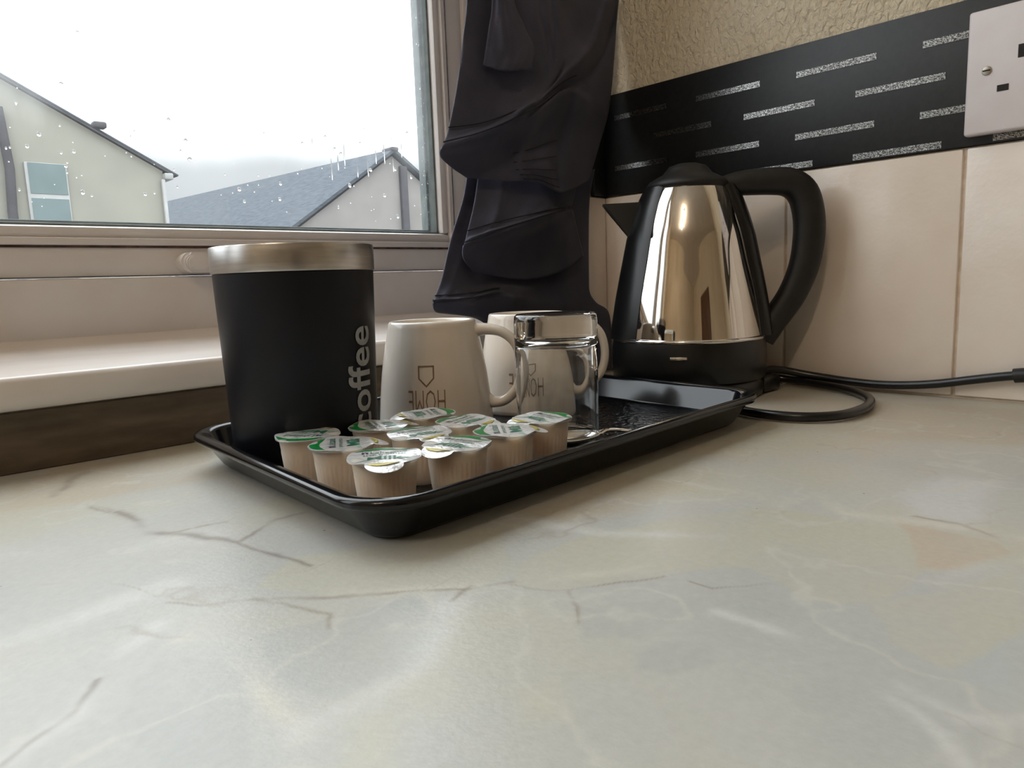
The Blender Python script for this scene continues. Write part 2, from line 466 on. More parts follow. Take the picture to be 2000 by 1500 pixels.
# outer frame
bm = bmesh.new()
add_box(bm, (WX0, YW - .004, .060), (WX1, YO - .01, .1265), .003)
add_box(bm, (WX0, YW - .004, 1.345), (WX1, YO - .01, WZ1), .003)
add_box(bm, (WX0, YW - .004, .1265), (WX0 + .055, YO - .01, 1.345), .003)
add_box(bm, (.5655, YW - .004, .1265), (WX1, YO - .01, 1.345), .003)
add_box(bm, (-.290, YW - .004, .1265), (-.215, YO - .01, 1.345), .003)
wp(from_bm('outer_frame', bm, M['upvc']))
for x0, x1 in ((-.215, .5655), (WX0 + .055, -.290)):
    ring_frame('sash_frame', x0, x1, .1280, 1.345, .0245, YW + .002, YO - .03, M['upvc'], .0015)
    ring_frame('sealing_gap', x0 + .0230, x1 - .0230, .1510, 1.322, .003, YW + .0012, YW + .006, M['mould'] if x0 > -.3 else M['gasket'], 0.0)
    # stepped bead
    ring_frame('glazing_bead', x0 + .0250, x1 - .0250, .1530, 1.320, .0060, YW - .001, YW + .02, M['upvc'], .0015)
    ring_frame('glazing_bead', x0 + .0300, x1 - .0300, .1580, 1.315, .0105, YW + .002, YW + .02, M['upvc'], .004)
    ring_frame('gasket', x0 + .0400, x1 - .0400, .1680, 1.305, .0030, YW + .010, YW + .024, M['gasket'], .001)
    ring_frame('spacer_bar', x0 + .0420, x1 - .0420, .1700, 1.303, .004, YW + .022, YW + .034, M['gasket'], .0005)
    wp(box('glass_pane', (x0 + .041, YW + .0165, .169), (x1 - .041, YW + .0195, 1.304), M['pane'], smooth=False))
# locking handle seen end-on at the left of the tin
bm = bmesh.new()
def stadium(bm, x0, x1, zc, r, ya, yb):
    pts = []
    for k in range(13): a = math.pi / 2 + math.pi * k / 12; pts.append((x0 + r + r * math.cos(a), zc + r * math.sin(a)))
    for k in range(13): a = -math.pi / 2 + math.pi * k / 12; pts.append((x1 - r + r * math.cos(a), zc + r * math.sin(a)))
    va = [bm.verts.new((x, ya, z)) for x, z in pts]; vb = [bm.verts.new((x, yb, z)) for x, z in pts]
    bm.faces.new(va); bm.faces.new(vb[::-1])
    for i in range(len(pts)): bm.faces.new((va[i], vb[i], vb[(i + 1) % len(pts)], va[(i + 1) % len(pts)]))
stadium(bm, .2262, .345, .1380, .0088, YW - .015, YW + .003)
bmesh.ops.bevel(bm, geom=[e for e in bm.edges if abs(e.verts[0].co.y - e.verts[1].co.y) < 1e-6 and e.verts[0].co.y < YW - .012], offset=.0022, segments=3, affect='EDGES')
hd = wp(from_bm('window_handle', bm, M['upvc']))
bm = bmesh.new(); stadium(bm, .2295, .2500, .1380, .0060, YW - .0185, YW - .012)
bmesh.ops.bevel(bm, geom=[e for e in bm.edges if abs(e.verts[0].co.y - e.verts[1].co.y) < 1e-6 and e.verts[0].co.y < YW - .016], offset=.0012, segments=2, affect='EDGES')
o = from_bm('handle_cap', bm, M['upvc']); o.parent = hd
bm = bmesh.new(); stadium(bm, .2530, .2670, .1380, .0066, YW - .0195, YW - .012)
o = from_bm('key_barrel', bm, M['chrome']); o.parent = hd
# sill: a painted board that rises gently towards the frame
sp_ = [(YB - .014, .0420), (YB - .016, .0445), (YB - .016, .0600), (YB - .0145, .0626), (YB - .0115, .0637), (.600, .0690), (.648, .0738), (.6525, .0760), (.656, .080), (.664, .080), (.664, .040), (YB + .01, .0395)]
V = [(x, y, z) for x in (WX0 + .001, WX1 - .001) for y, z in sp_]; n = len(sp_)
F = [tuple(range(n)), tuple(range(2 * n - 1, n - 1, -1))] + [(i, n + i, n + (i + 1) % n, (i + 1) % n) for i in range(n)]
wp(from_data('window_sill', V, F, M['sillpaint'], ang=50))
# raindrops on the pane
DROPS = [(0.175, 0.323), (0.159, 0.281), (0.139, 0.240), (0.130, 0.230), (0.162, 0.229), (0.155, 0.217), (0.165, 0.197), (0.213, 0.198), (0.239, 0.263), (0.252, 0.247), (0.254, 0.231), (0.297, 0.207), (0.301, 0.196), (0.392, 0.265), (0.366, 0.256), (0.402, 0.254), (0.409, 0.250), (0.433, 0.263), (0.495, 0.280), (0.339, 0.215), (0.337, 0.200), (0.417, 0.218), (0.476, 0.239), (0.476, 0.188), (0.460, 0.210), (0.444, 0.236), (0.497, 0.232)]
bm = bmesh.new()
def drop(x, z, r, st=1.0):
    q = bmesh.ops.create_icosphere(bm, subdivisions=2, radius=1.0)
    for v in q['verts']:
        zz = v.co.z
        v.co = Vector((x + v.co.x * r * (1.0 - .25 * max(zz, 0)), YW + .0198 + v.co.y * r * .55, z + zz * r * st))
for x, z in DROPS: drop(x, z, random.uniform(.0014, .0021), random.uniform(1.0, 1.5))
for _ in range(80):
    x = random.uniform(.09, .52); z = .175 + abs(random.gauss(0, .06)) + random.random() * .03
    if z < .5: drop(x, z, random.uniform(.0004, .0010), random.uniform(.9, 1.6))
for _ in range(60):     # beads trapped along the right-hand edge and the streaks near it
    drop(.521 - abs(random.gauss(0, .004)), random.uniform(.18, .42), random.uniform(.0004, .001), random.uniform(1, 2))
for x in (.405, .413, .428, .441, .452, .463, .474, .486, .377, .397):
    drop(x, random.uniform(.225, .262), .0008, random.uniform(8, 16))
wp(tag(from_bm('raindrops', bm, M['drop']), kind='stuff'))

# ================================================================== OUTSIDE
gz = -4.2
struct(box('ground', (-60, -60, gz - .2), (70, 90, gz), M['ground'], smooth=False))
def poly_prism(name, pts, y0, y1, mat, parent=None):
    n = len(pts)
    V = [(x, y0, z) for x, z in pts] + [(x, y1, z) for x, z in pts]
    F = [tuple(range(n)), tuple(range(2 * n - 1, n - 1, -1))] + [(i, n + i, n + (i + 1) % n, (i + 1) % n) for i in range(n)]
    return from_data(name, V, F, mat, parent, smooth=False)
def quad_slab(name, a, b, c, d, th, mat, parent=None):
    a, b, c, d = map(Vector, (a, b, c, d)); nrm = (b - a).cross(d - a).normalized() * th
    V = [tuple(p) for p in (a, b, c, d)] + [tuple(p + nrm) for p in (a, b, c, d)]
    F = [(0, 1, 2, 3), (7, 6, 5, 4), (0, 4, 5, 1), (1, 5, 6, 2), (2, 6, 7, 3), (3, 7, 4, 0)]
    return from_data(name, V, F, mat, parent, smooth=False)
# house with the sash window: gable end towards us
sl = (3.9 - 2.5154) / (5.1879 - 2.6194)
ridx = 0.2; ridz = 3.9 + sl * (2.6194 - ridx)
h1 = empty('house', (0, 0, gz)); h1.location = (2.0, 15.0, gz)
def hp(o, h): o.parent = h; o.matrix_parent_inverse = Matrix.Translation(-Vector(h.location)); return o
hp(poly_prism('wall', [(ridx * 2 - 5.06, gz), (5.06, gz), (5.06, 2.46), (ridx, ridz - .12), (ridx * 2 - 5.06, 2.46)], 15.0, 24.0, M['render_wall']), h1)
e0 = 5.34; ez = ridz - sl * (e0 - ridx)
hp(quad_slab('roof', (ridx, 14.98, ridz - .05), (e0, 14.98, ez - .05), (e0, 24.1, ez - .05), (ridx, 24.1, ridz - .05), .03, M['slate']), h1)
hp(quad_slab('roof', (2 * ridx - e0, 14.93, ez - .05), (ridx, 14.93, ridz - .05), (ridx, 24.1, ridz - .05), (2 * ridx - e0, 24.1, ez - .05), .09, M['slate']), h1)
hp(quad_slab('verge_board', (ridx, 14.90, ridz - .12), (e0 - .1, 14.90, ez - .06), (e0 - .1, 14.96, ez - .06), (ridx, 14.96, ridz - .12), .025, M['verge']), h1)
hp(box('gutter', (5.06, 14.88, 2.30), (5.22, 24.0, 2.42), M['far_frame'], bevel=.02), h1)
hp(box('vent_flashing', (3.92, 14.88, 3.14), (4.14, 15.1, 3.25), M['verge'], bevel=.03), h1)
hp(box('downpipe', (5.0, 14.90, gz), (5.07, 14.98, 2.3), M['far_frame'], bevel=.02), h1)
fw = hp(box('window', (2.78, 14.955, .45), (3.42, 15.02, 2.45), M['far_frame'], bevel=.01), h1)
for z0, z1 in ((.52, 1.84), (1.92, 2.44)):
    o = box('pane', (2.83, 14.945, z0 if z0 > 1 else .52), (3.40, 14.965, z1), M['far_glass'], fw)
hp(sweep('drain_pipe', [(2.52, 14.9, gz), (2.52, 14.9, 1.6), (2.56, 14.9, 2.3), (2.50, 14.9, 3.3)], .075, M['verge']), h1)
tag(h1, 'cream rendered house with a two-pane sash window in its gable, outside at left', 'house')
# house further off with the long slate roof
h2 = empty('house', (14.0, 22.0, gz))
ax_, az_ = 15.30, 4.80; s2 = (4.7972 - 2.0386) / (15.3034 - 11.244)
lx, rx = 9.6, 21.0; dx = -1.65
V = []
zl, zr = az_ - s2 * (ax_ - lx), az_ - s2 * (rx - ax_)
pts = [(lx + .35, gz), (rx - .35, gz), (rx - .35, zr + .1), (ax_, az_ - .12), (lx + .35, zl + .1)]
n = 5
V = [(x, 22.0, z) for x, z in pts] + [(x + dx, 40.0, z) for x, z in pts]
F = [tuple(range(n)), tuple(range(2 * n - 1, n - 1, -1))] + [(i, n + i, n + (i + 1) % n, (i + 1) % n) for i in range(n)]
hp(from_data('wall', V, F, M['render_wall2'], smooth=False), h2)
hp(quad_slab('roof', (lx, 21.8, zl), (ax_, 21.8, az_), (ax_ + dx, 40.2, az_), (lx + dx, 40.2, zl), .1, M['slate']), h2)
hp(quad_slab('roof', (ax_, 21.8, az_), (rx, 21.8, zr), (rx + dx, 40.2, zr), (ax_ + dx, 40.2, az_), .1, M['slate']), h2)
hp(box('ridge_cap', (ax_ - .14, 21.75, az_ + .02), (ax_ + .14, 22.4, az_ + .16), M['verge'], bevel=.04), h2)
hp(box('downpipe', (15.55, 21.86, gz), (15.85, 22.02, 4.35), M['verge'], bevel=.04), h2)
tag(h2, 'beige gabled house with a long grey slate roof, further off at right', 'house')
# ================================================================== WORKTOP
def fbm(x, y, scale, octv=4, seed=0, gain=.5):
    out = np.zeros_like(x); amp = 1.0; tot = 0
    for o in range(octv):
        r = np.random.default_rng(seed * 17 + o).random((256, 256))
        u, v = x * scale, y * scale
        iu, iv = np.floor(u).astype(int), np.floor(v).astype(int)
        fu, fv = u - iu, v - iv
        fu = fu * fu * (3 - 2 * fu); fv = fv * fv * (3 - 2 * fv)
        a = r[iu % 256, iv % 256]; b = r[(iu + 1) % 256, iv % 256]; c = r[iu % 256, (iv + 1) % 256]; d = r[(iu + 1) % 256, (iv + 1) % 256]
        out += amp * ((a * (1 - fu) + b * fu) * (1 - fv) + (c * (1 - fu) + d * fu) * fv)
        tot += amp; amp *= gain; scale *= 2.03
    return out / tot - .5
DARK = {
    'V1': [(0.092, 0.433), (0.097, 0.407), (0.101, 0.372), (0.100, 0.357), (0.112, 0.338), (0.119, 0.314)],
    'V2': [(0.122, 0.311), (0.148, 0.329), (0.160, 0.329)],
    'V3': [(0.119, 0.314), (0.124, 0.288), (0.129, 0.263)],
    'V4': [(0.105, 0.351), (0.129, 0.345)],
    'V5': [(0.077, 0.272), (0.086, 0.257), (0.101, 0.248), (0.107, 0.236), (0.115, 0.217), (0.108, 0.206)],
    'V6': [(0.101, 0.248), (0.122, 0.229), (0.136, 0.217), (0.156, 0.196), (0.175, 0.189)],
    'V7': [(0.148, 0.192), (0.161, 0.197)],
    'V8': [(0.018, 0.204), (0.024, 0.209), (0.030, 0.212), (0.035, 0.215), (0.045, 0.229)],
    'V9': [(0.080, 0.470), (0.094, 0.502), (0.108, 0.519)],
    'V13': [(0.217, 0.138), (0.218, 0.128), (0.237, 0.116)],
    'V16': [(0.344, 0.104), (0.345, 0.086), (0.337, 0.071), (0.337, 0.060)],
    'V11': [(0.173, 0.187), (0.184, 0.166), (0.216, 0.148)],
    'V12': [(0.183, 0.166), (0.176, 0.155), (0.167, 0.149)],
}
LIGHT = {
    'L1': [(0.321, 0.248), (0.327, 0.208), (0.327, 0.164)],
    'L2': [(0.203, 0.119), (0.204, 0.102), (0.204, 0.085), (0.202, 0.070), (0.196, 0.055), (0.192, 0.046), (0.201, 0.033)],
    'L3': [(0.198, 0.071), (0.189, 0.059), (0.181, 0.048), (0.172, 0.039)],
    'L4': [(0.351, 0.149), (0.331, 0.128), (0.336, 0.101), (0.342, 0.079), (0.341, 0.061)],
    'L5': [(0.266, 0.079), (0.297, 0.068), (0.317, 0.056)],
    'L6': [(0.042, 0.379), (0.076, 0.350), (0.115, 0.334)],
    'L7': [(0.070, 0.237), (0.077, 0.224), (0.076, 0.199), (0.075, 0.177), (0.075, 0.162)],
    'L8': [(0.075, 0.162), (0.092, 0.163), (0.109, 0.163), (0.127, 0.174), (0.147, 0.191)],
    'L9': [(0.027, 0.276), (0.050, 0.280), (0.084, 0.288)],
    'L10': [(0.123, 0.230), (0.157, 0.198), (0.191, 0.177), (0.214, 0.159)],
    'L11': [(0.017, 0.205), (0.027, 0.210), (0.036, 0.214), (0.048, 0.238), (0.068, 0.255)],
    'L12': [(0.226, 0.242), (0.233, 0.201), (0.267, 0.157)],
}
PATCH = {
    'cream1': [(0.187, 0.201), (0.233, 0.201), (0.316, 0.159), (0.332, 0.059), (0.317, 0.056), (0.297, 0.068), (0.281, 0.081), (0.255, 0.082), (0.248, 0.083), (0.234, 0.095), (0.233, 0.103), (0.239, 0.116), (0.244, 0.130), (0.239, 0.136), (0.185, 0.167), (0.173, 0.187)],
    'pink1': [(0.333, 0.103), (0.331, 0.073), (0.320, 0.061), (0.293, 0.071), (0.285, 0.085)],
    'white1': [(0.376, 0.119), (0.424, 0.112), (0.427, 0.091), (0.362, 0.081), (0.344, 0.084), (0.346, 0.105)],
    'grey1': [(0.164, 0.122), (0.174, 0.121), (0.181, 0.110), (0.172, 0.103), (0.160, 0.110), (0.158, 0.118)],
    'grey2': [(0.174, 0.082), (0.184, 0.080), (0.190, 0.074), (0.188, 0.065), (0.173, 0.067), (0.169, 0.075)],
    'cream2': [(0.128, 0.277), (0.173, 0.252), (0.213, 0.235), (0.180, 0.194), (0.157, 0.197), (0.123, 0.230), (0.105, 0.257)],
    'grey3': [(0.089, 0.221), (0.144, 0.206), (0.134, 0.177), (0.111, 0.165), (0.086, 0.169), (0.081, 0.190)],
    'grey4': [(0.051, 0.222), (0.063, 0.226), (0.074, 0.214), (0.074, 0.190), (0.059, 0.159), (0.043, 0.175), (0.042, 0.196)],
    'grey5': [(0.174, 0.155), (0.231, 0.115), (0.224, 0.094), (0.208, 0.104), (0.205, 0.120), (0.171, 0.127), (0.161, 0.142)],
    'tan1': [(0.231, 0.248), (0.313, 0.249), (0.327, 0.215), (0.271, 0.200), (0.233, 0.222)],
    'yel1': [(0.085, 0.154), (0.094, 0.151), (0.082, 0.134), (0.076, 0.141)],
    'blue1': [(0.232, 0.055), (0.251, 0.043), (0.208, 0.035), (0.205, 0.045), (0.211, 0.053)],
    'cream3': [(0.242, 0.085), (0.303, 0.054), (0.251, 0.043), (0.214, 0.054), (0.219, 0.069)],
    'tan2': [(0.619, 0.312), (0.656, 0.123), (0.525, 0.097), (0.495, 0.161), (0.492, 0.248)],
    'tan3': [(0.063, 0.522), (0.142, 0.546), (0.184, 0.517), (0.160, 0.438), (0.099, 0.440), (0.054, 0.458)],
    'yel2': [(0.125, 0.135), (0.136, 0.130), (0.126, 0.117), (0.116, 0.124)],
}
def seg_dist(px_, py_, pl):
    d = np.full(px_.shape, 9.0)
    for (ax, ay), (bx, by) in zip(pl[:-1], pl[1:]):
        vx, vy = bx - ax, by - ay
        t = np.clip(((px_ - ax) * vx + (py_ - ay) * vy) / (vx * vx + vy * vy + 1e-12), 0, 1)
        d = np.minimum(d, np.hypot(px_ - ax - t * vx, py_ - ay - t * vy))
    return d
def inside(px_, py_, pl):
    r = np.zeros(px_.shape, bool)
    for (ax, ay), (bx, by) in zip(pl, pl[1:] + pl[:1]):
        c = ((ay > py_) != (by > py_)) & (px_ < (bx - ax) * (py_ - ay) / (by - ay + 1e-12) + ax)
        r ^= c
    return r
def lin(r, g, b): return np.array(srgb(r, g, b)[:3])
st = 0.0010
gx = np.arange(-.03, XR + 1e-6, st); gy = np.arange(-.03, YB + 1e-6, st)
GX, GY = np.meshgrid(gx, gy, indexing='ij')
near = np.clip(np.hypot(GX, GY) / .45, .25, 1.3)         # the slab's figure is finer close to this end
wx = GX + fbm(GX, GY, 45, 4, 1) * .012 * near; wy = GY + fbm(GX, GY, 45, 4, 2) * .012 * near
big = fbm(GX, GY, 9, 4, 3); mid = fbm(GX + 3, GY, 28, 4, 4)
col = lin(207, 207, 201)[None, None, :] * np.ones(GX.shape + (1,))
def mixc(c, m): 
    global col
    m = np.clip(m, 0, 1)[..., None]
    col = col * (1 - m) + c * m
mixc(lin(212, 208, 188), np.clip((big + .02) * 5, 0, 1) * .75)
mixc(lin(196, 198, 196), np.clip((-big - .03) * 5, 0, 1) * .7)
mixc(lin(216, 200, 180), np.clip((mid - .12) * 6, 0, 1) * np.clip((GX + GY - .45) * 5, 0, 1) * .7)
mixc(lin(216, 205, 184), np.clip((GX + GY - .50) * 4, 0, 1) * .55)
PC = dict(cream=lin(208, 206, 190), pink=lin(210, 192, 172), white=lin(222, 222, 224), grey=lin(196, 198, 194), tan=lin(208, 196, 176), yel=lin(214, 211, 190), blue=lin(198, 204, 202))
for k, pl in PATCH.items():
    d = seg_dist(wx, wy, pl + pl[:1]); s = np.where(inside(wx, wy, pl), d, -d)
    soft = .0012 if k[:-1] in ('cream', 'grey', 'pink') else .006
    mixc(PC[k[:-1]], np.clip(s / soft * .5 + .5, 0, 1) * (.8 if k != 'cream1' else .95) * np.clip(.85 + mid * 1.2, .3, 1))
for i, (k, pl) in enumerate(LIGHT.items()):
    d = seg_dist(wx, wy, pl)
    wd = {'L2': .0030, 'L3': .0024, 'L1': .0030, 'L4': .004, 'L5': .004, 'L6': .010, 'L8': .006, 'L9': .007, 'L10': .004}.get(k, .004)
    mixc(lin(226, 223, 210) if i % 3 == 0 else lin(224, 224, 220), np.exp(-(d / wd) ** 2) * np.clip(.36 + mid * 2.4, 0, .85))
for k, pl in DARK.items():
    d = seg_dist(wx, wy, pl)
    wd = {'V1': .0022, 'V2': .0018, 'V8': .0012, 'V9': .003, 'V5': .0010, 'V13': .0006, 'V12': .0008, 'V11': .0006}.get(k, .0012)
    hw = np.clip(.62 + fbm(GX, GY, 60, 3, 9) * 2.4, 0, 1)
    mixc(lin(148, 136, 126) if k in ('V1', 'V2', 'V3', 'V8') else lin(164, 152, 136), np.exp(-(d / wd) ** 2) * hw * .8)
# faint random veining elsewhere
rv = np.abs(fbm(wx * 1.0 + 7, wy + 2, 12, 5, 6))
mixc(lin(222, 220, 210), np.exp(-(rv / .010) ** 2) * .55)
rv = np.abs(fbm(wx + 1, wy + 9, 8, 5, 8) + .05)
mixc(lin(172, 160, 146), np.exp(-(rv / .004) ** 2) * np.clip(mid * 4, 0, 1) * .5)
col *= np.array([.775, .785, .79])
nx, ny = GX.shape
V = np.stack([GX.ravel(), GY.ravel(), np.zeros(nx * ny)], 1)
idx = np.arange(nx * ny).reshape(nx, ny)
Q = np.stack([idx[:-1, :-1], idx[1:, :-1], idx[1:, 1:], idx[:-1, 1:]], -1).reshape(-1, 4)
# slab below and beyond the fine patch
x0, y0, zb = -1.60, -.075, -.038
base = len(V)
ex = [(x0, y0, 0), (gx[-1], y0, 0), (gx[-1], gy[0], 0), (gx[0], gy[0], 0), (x0, gy[-1], 0), (gx[0], gy[-1], 0), (gx[-1], gy[-1], 0),
      (x0, y0, zb), (gx[-1], y0, zb), (gx[-1], gy[-1], zb), (x0, gy[-1], zb), (x0, gy[0], 0)]
V = np.concatenate([V, np.array(ex)])
b_ = base
extra = np.array([[b_, b_ + 1, b_ + 2, b_ + 11], [b_ + 11, b_ + 3, b_ + 5, b_ + 4], [b_ + 7, b_ + 10, b_ + 9, b_ + 8], [b_ + 7, b_ + 8, b_ + 1, b_],
                  [b_ + 8, b_ + 9, b_ + 6, b_ + 1], [b_ + 9, b_ + 10, b_ + 4, b_ + 6], [b_ + 10, b_ + 7, b_, b_ + 4]])
Q = np.concatenate([Q, extra])
me = bpy.data.meshes.new('worktop')
me.vertices.add(len(V)); me.vertices.foreach_set('co', V.astype(np.float32).ravel())
me.loops.add(Q.size); me.loops.foreach_set('vertex_index', Q.astype(np.int32).ravel())
me.polygons.add(len(Q)); me.polygons.foreach_set('loop_start', np.arange(0, Q.size, 4, dtype=np.int32))
me.update(calc_edges=True)
at = me.attributes.new('figure', 'FLOAT_COLOR', 'POINT')
full = np.ones((len(V), 4), np.float32); full[:, :3] = lin(206, 205, 196) * .78; full[:nx * ny, :3] = col.reshape(-1, 3)
at.data.foreach_set('color', full.ravel())
wt = Mat('onyx_pattern_laminate', srgb(206, 205, 196), 0.36)
an = wt.n('ShaderNodeAttribute', attribute_name='figure')
fine = wt.noise(260, 4, 0.6)
mm = wt.n('ShaderNodeMix', data_type='RGBA', blend_type='MULTIPLY')
mm.inputs[0].default_value = 1.0
wt.link(an.outputs['Color'], mm.inputs[6]); wt.link(wt.ramp(fine, [(.25, (.93, .93, .93, 1)), (.75, (1.04, 1.04, 1.04, 1))]), mm.inputs[7])
# dark crumbs / specks
vo = wt.n('ShaderNodeTexVoronoi', Scale=58.0); wt.link(wt.coord(), vo.inputs['Vector'])
sepc = wt.n('ShaderNodeSeparateColor'); wt.link(vo.outputs['Color'], sepc.inputs[0])
speck = mth(wt, 'MULTIPLY', mth(wt, 'LESS_THAN', vo.outputs['Distance'], .030), mth(wt, 'LESS_THAN', sepc.outputs[0], .22))
mk = wt.n('ShaderNodeMix', data_type='RGBA'); mk.inputs[7].default_value = srgb(70, 66, 62)
wt.link(speck, mk.inputs[0]); wt.link(mm.outputs[2], mk.inputs[6])
wt.color(mk.outputs[2])
wt.bump(420, .0004, .25, 2)
worktop = mesh_obj('worktop', me, wt)
tag(worktop, 'pale cream and grey marble-patterned worktop filling the foreground', 'worktop')

# ================================================================== TRAY
TX0, TX1, TY0, TY1, TR = .151, .511, .2435, .4915, .034
TC = ((TX0 + TX1) / 2, (TY0 + TY1) / 2)
def rrect(ins, z, n=12):
    hx, hy = (TX1 - TX0) / 2 - ins, (TY1 - TY0) / 2 - ins
    r = max(TR - ins, .004)
    P = []
    for cx, cy, a0 in ((hx - r, hy - r, 0), (-hx + r, hy - r, 90), (-hx + r, -hy + r, 180), (hx - r, -hy + r, 270)):
        for k in range(n + 1):
            a = math.radians(a0 + 90 * k / n); x, y = cx + r * math.cos(a), cy + r * math.sin(a)
            P.append((x + .05 * y, y + .038 * x, z))
    return P
def loft(name, loops, mat, parent, cap0=False, cap1=False):
    V = [p for l in loops for p in l]; n = len(loops[0]); F = []
    for i in range(len(loops) - 1):
        for k in range(n): F.append((i * n + k, i * n + (k + 1) % n, (i + 1) * n + (k + 1) % n, (i + 1) * n + k))
    if cap0: F.append(tuple(range(n)))
    if cap1: F.append(tuple((len(loops) - 1) * n + k for k in range(n))[::-1])
    return from_data(name, V, F, mat, parent, True, 60)
tray = empty('serving_tray', (TC[0], TC[1], 0))
tag(tray, 'black plastic serving tray with rounded corners holding tin, mugs and milk pots', 'tray')
prof = [(.020, .0046), (.0165, .0050), (.0150, .0064), (.0092, .0215), (.0075, .0232), (.0045, .0242), (.0015, .0240), (.0002, .0228), (.0, .0205), (.0012, .0188), (.0035, .0186), (.0060, .0178), (.0078, .0160), (.0165, .0030), (.0190, .0008), (.0225, 0.0002)]
loft('rim_and_wall', [rrect(i, z) for i, z in prof], M['tray'], tray, cap1=True)
loft('floor_panel', [rrect(.0198, .0047), rrect(.022, .0050), rrect(.040, .0050)], M['tray_floor'], tray, cap0=False, cap1=True)
TF = 0.0050        # tray floor height

# ================================================================== COFFEE TIN
tin = empty('coffee_tin', (.2118, .4150, TF))
tag(tin, 'tall navy-black coffee tin with a steel rim and grey vertical lettering', 'tin')
RT, RBt, HT = .0479, .0438, .1318
lathe('body', [(0, .0005), (RBt - .003, .0), (RBt - .0008, .0008), (RBt, .003), (RT - .0004, .1165), (RT - .0012, .1175), (0, .1175)], M['tin'], tin, 96)
lathe('steel_rim', [(RT - .003, .1170), (RT + .0002, .1170), (RT + .0004, .1180), (RT + .0004, .1316), (RT + .0001, .1323), (RT - .0006, HT), (RT - .0016, HT - .0002), (RT - .0022, .1290), (0, .1288)], M['brushed'], tin, 96)
V, F = text_mesh('coffee', .030, res=4, offset=.0005)
V, F = subdivide_long(V, F, .004)
V[:, 0] -= (V[:, 0].min() + V[:, 0].max()) / 2; V[:, 1] -= V[:, 1].min()
sxx = .0630 / (V[:, 0].max() - V[:, 0].min()); V[:, 0] *= sxx; V[:, 1] *= .92
# direction from the tin to the camera, then turned to the right-hand flank
TCAM = math.atan2(-.4150, -.2118)
def on_tin(u, v):      # u runs up the tin, v runs towards the left of the lettering's top
    z = .0572 + u - TF
    r = RBt + (RT - RBt) * z / .1165 + .00025
    a = TCAM + math.radians(59) - v / r
    return (r * math.cos(a), r * math.sin(a), z)
from_data('lettering', [on_tin(p[0], p[1]) for p in V], F, M['letter_grey'], tin)['label'] = 'grey word coffee running up the tin'

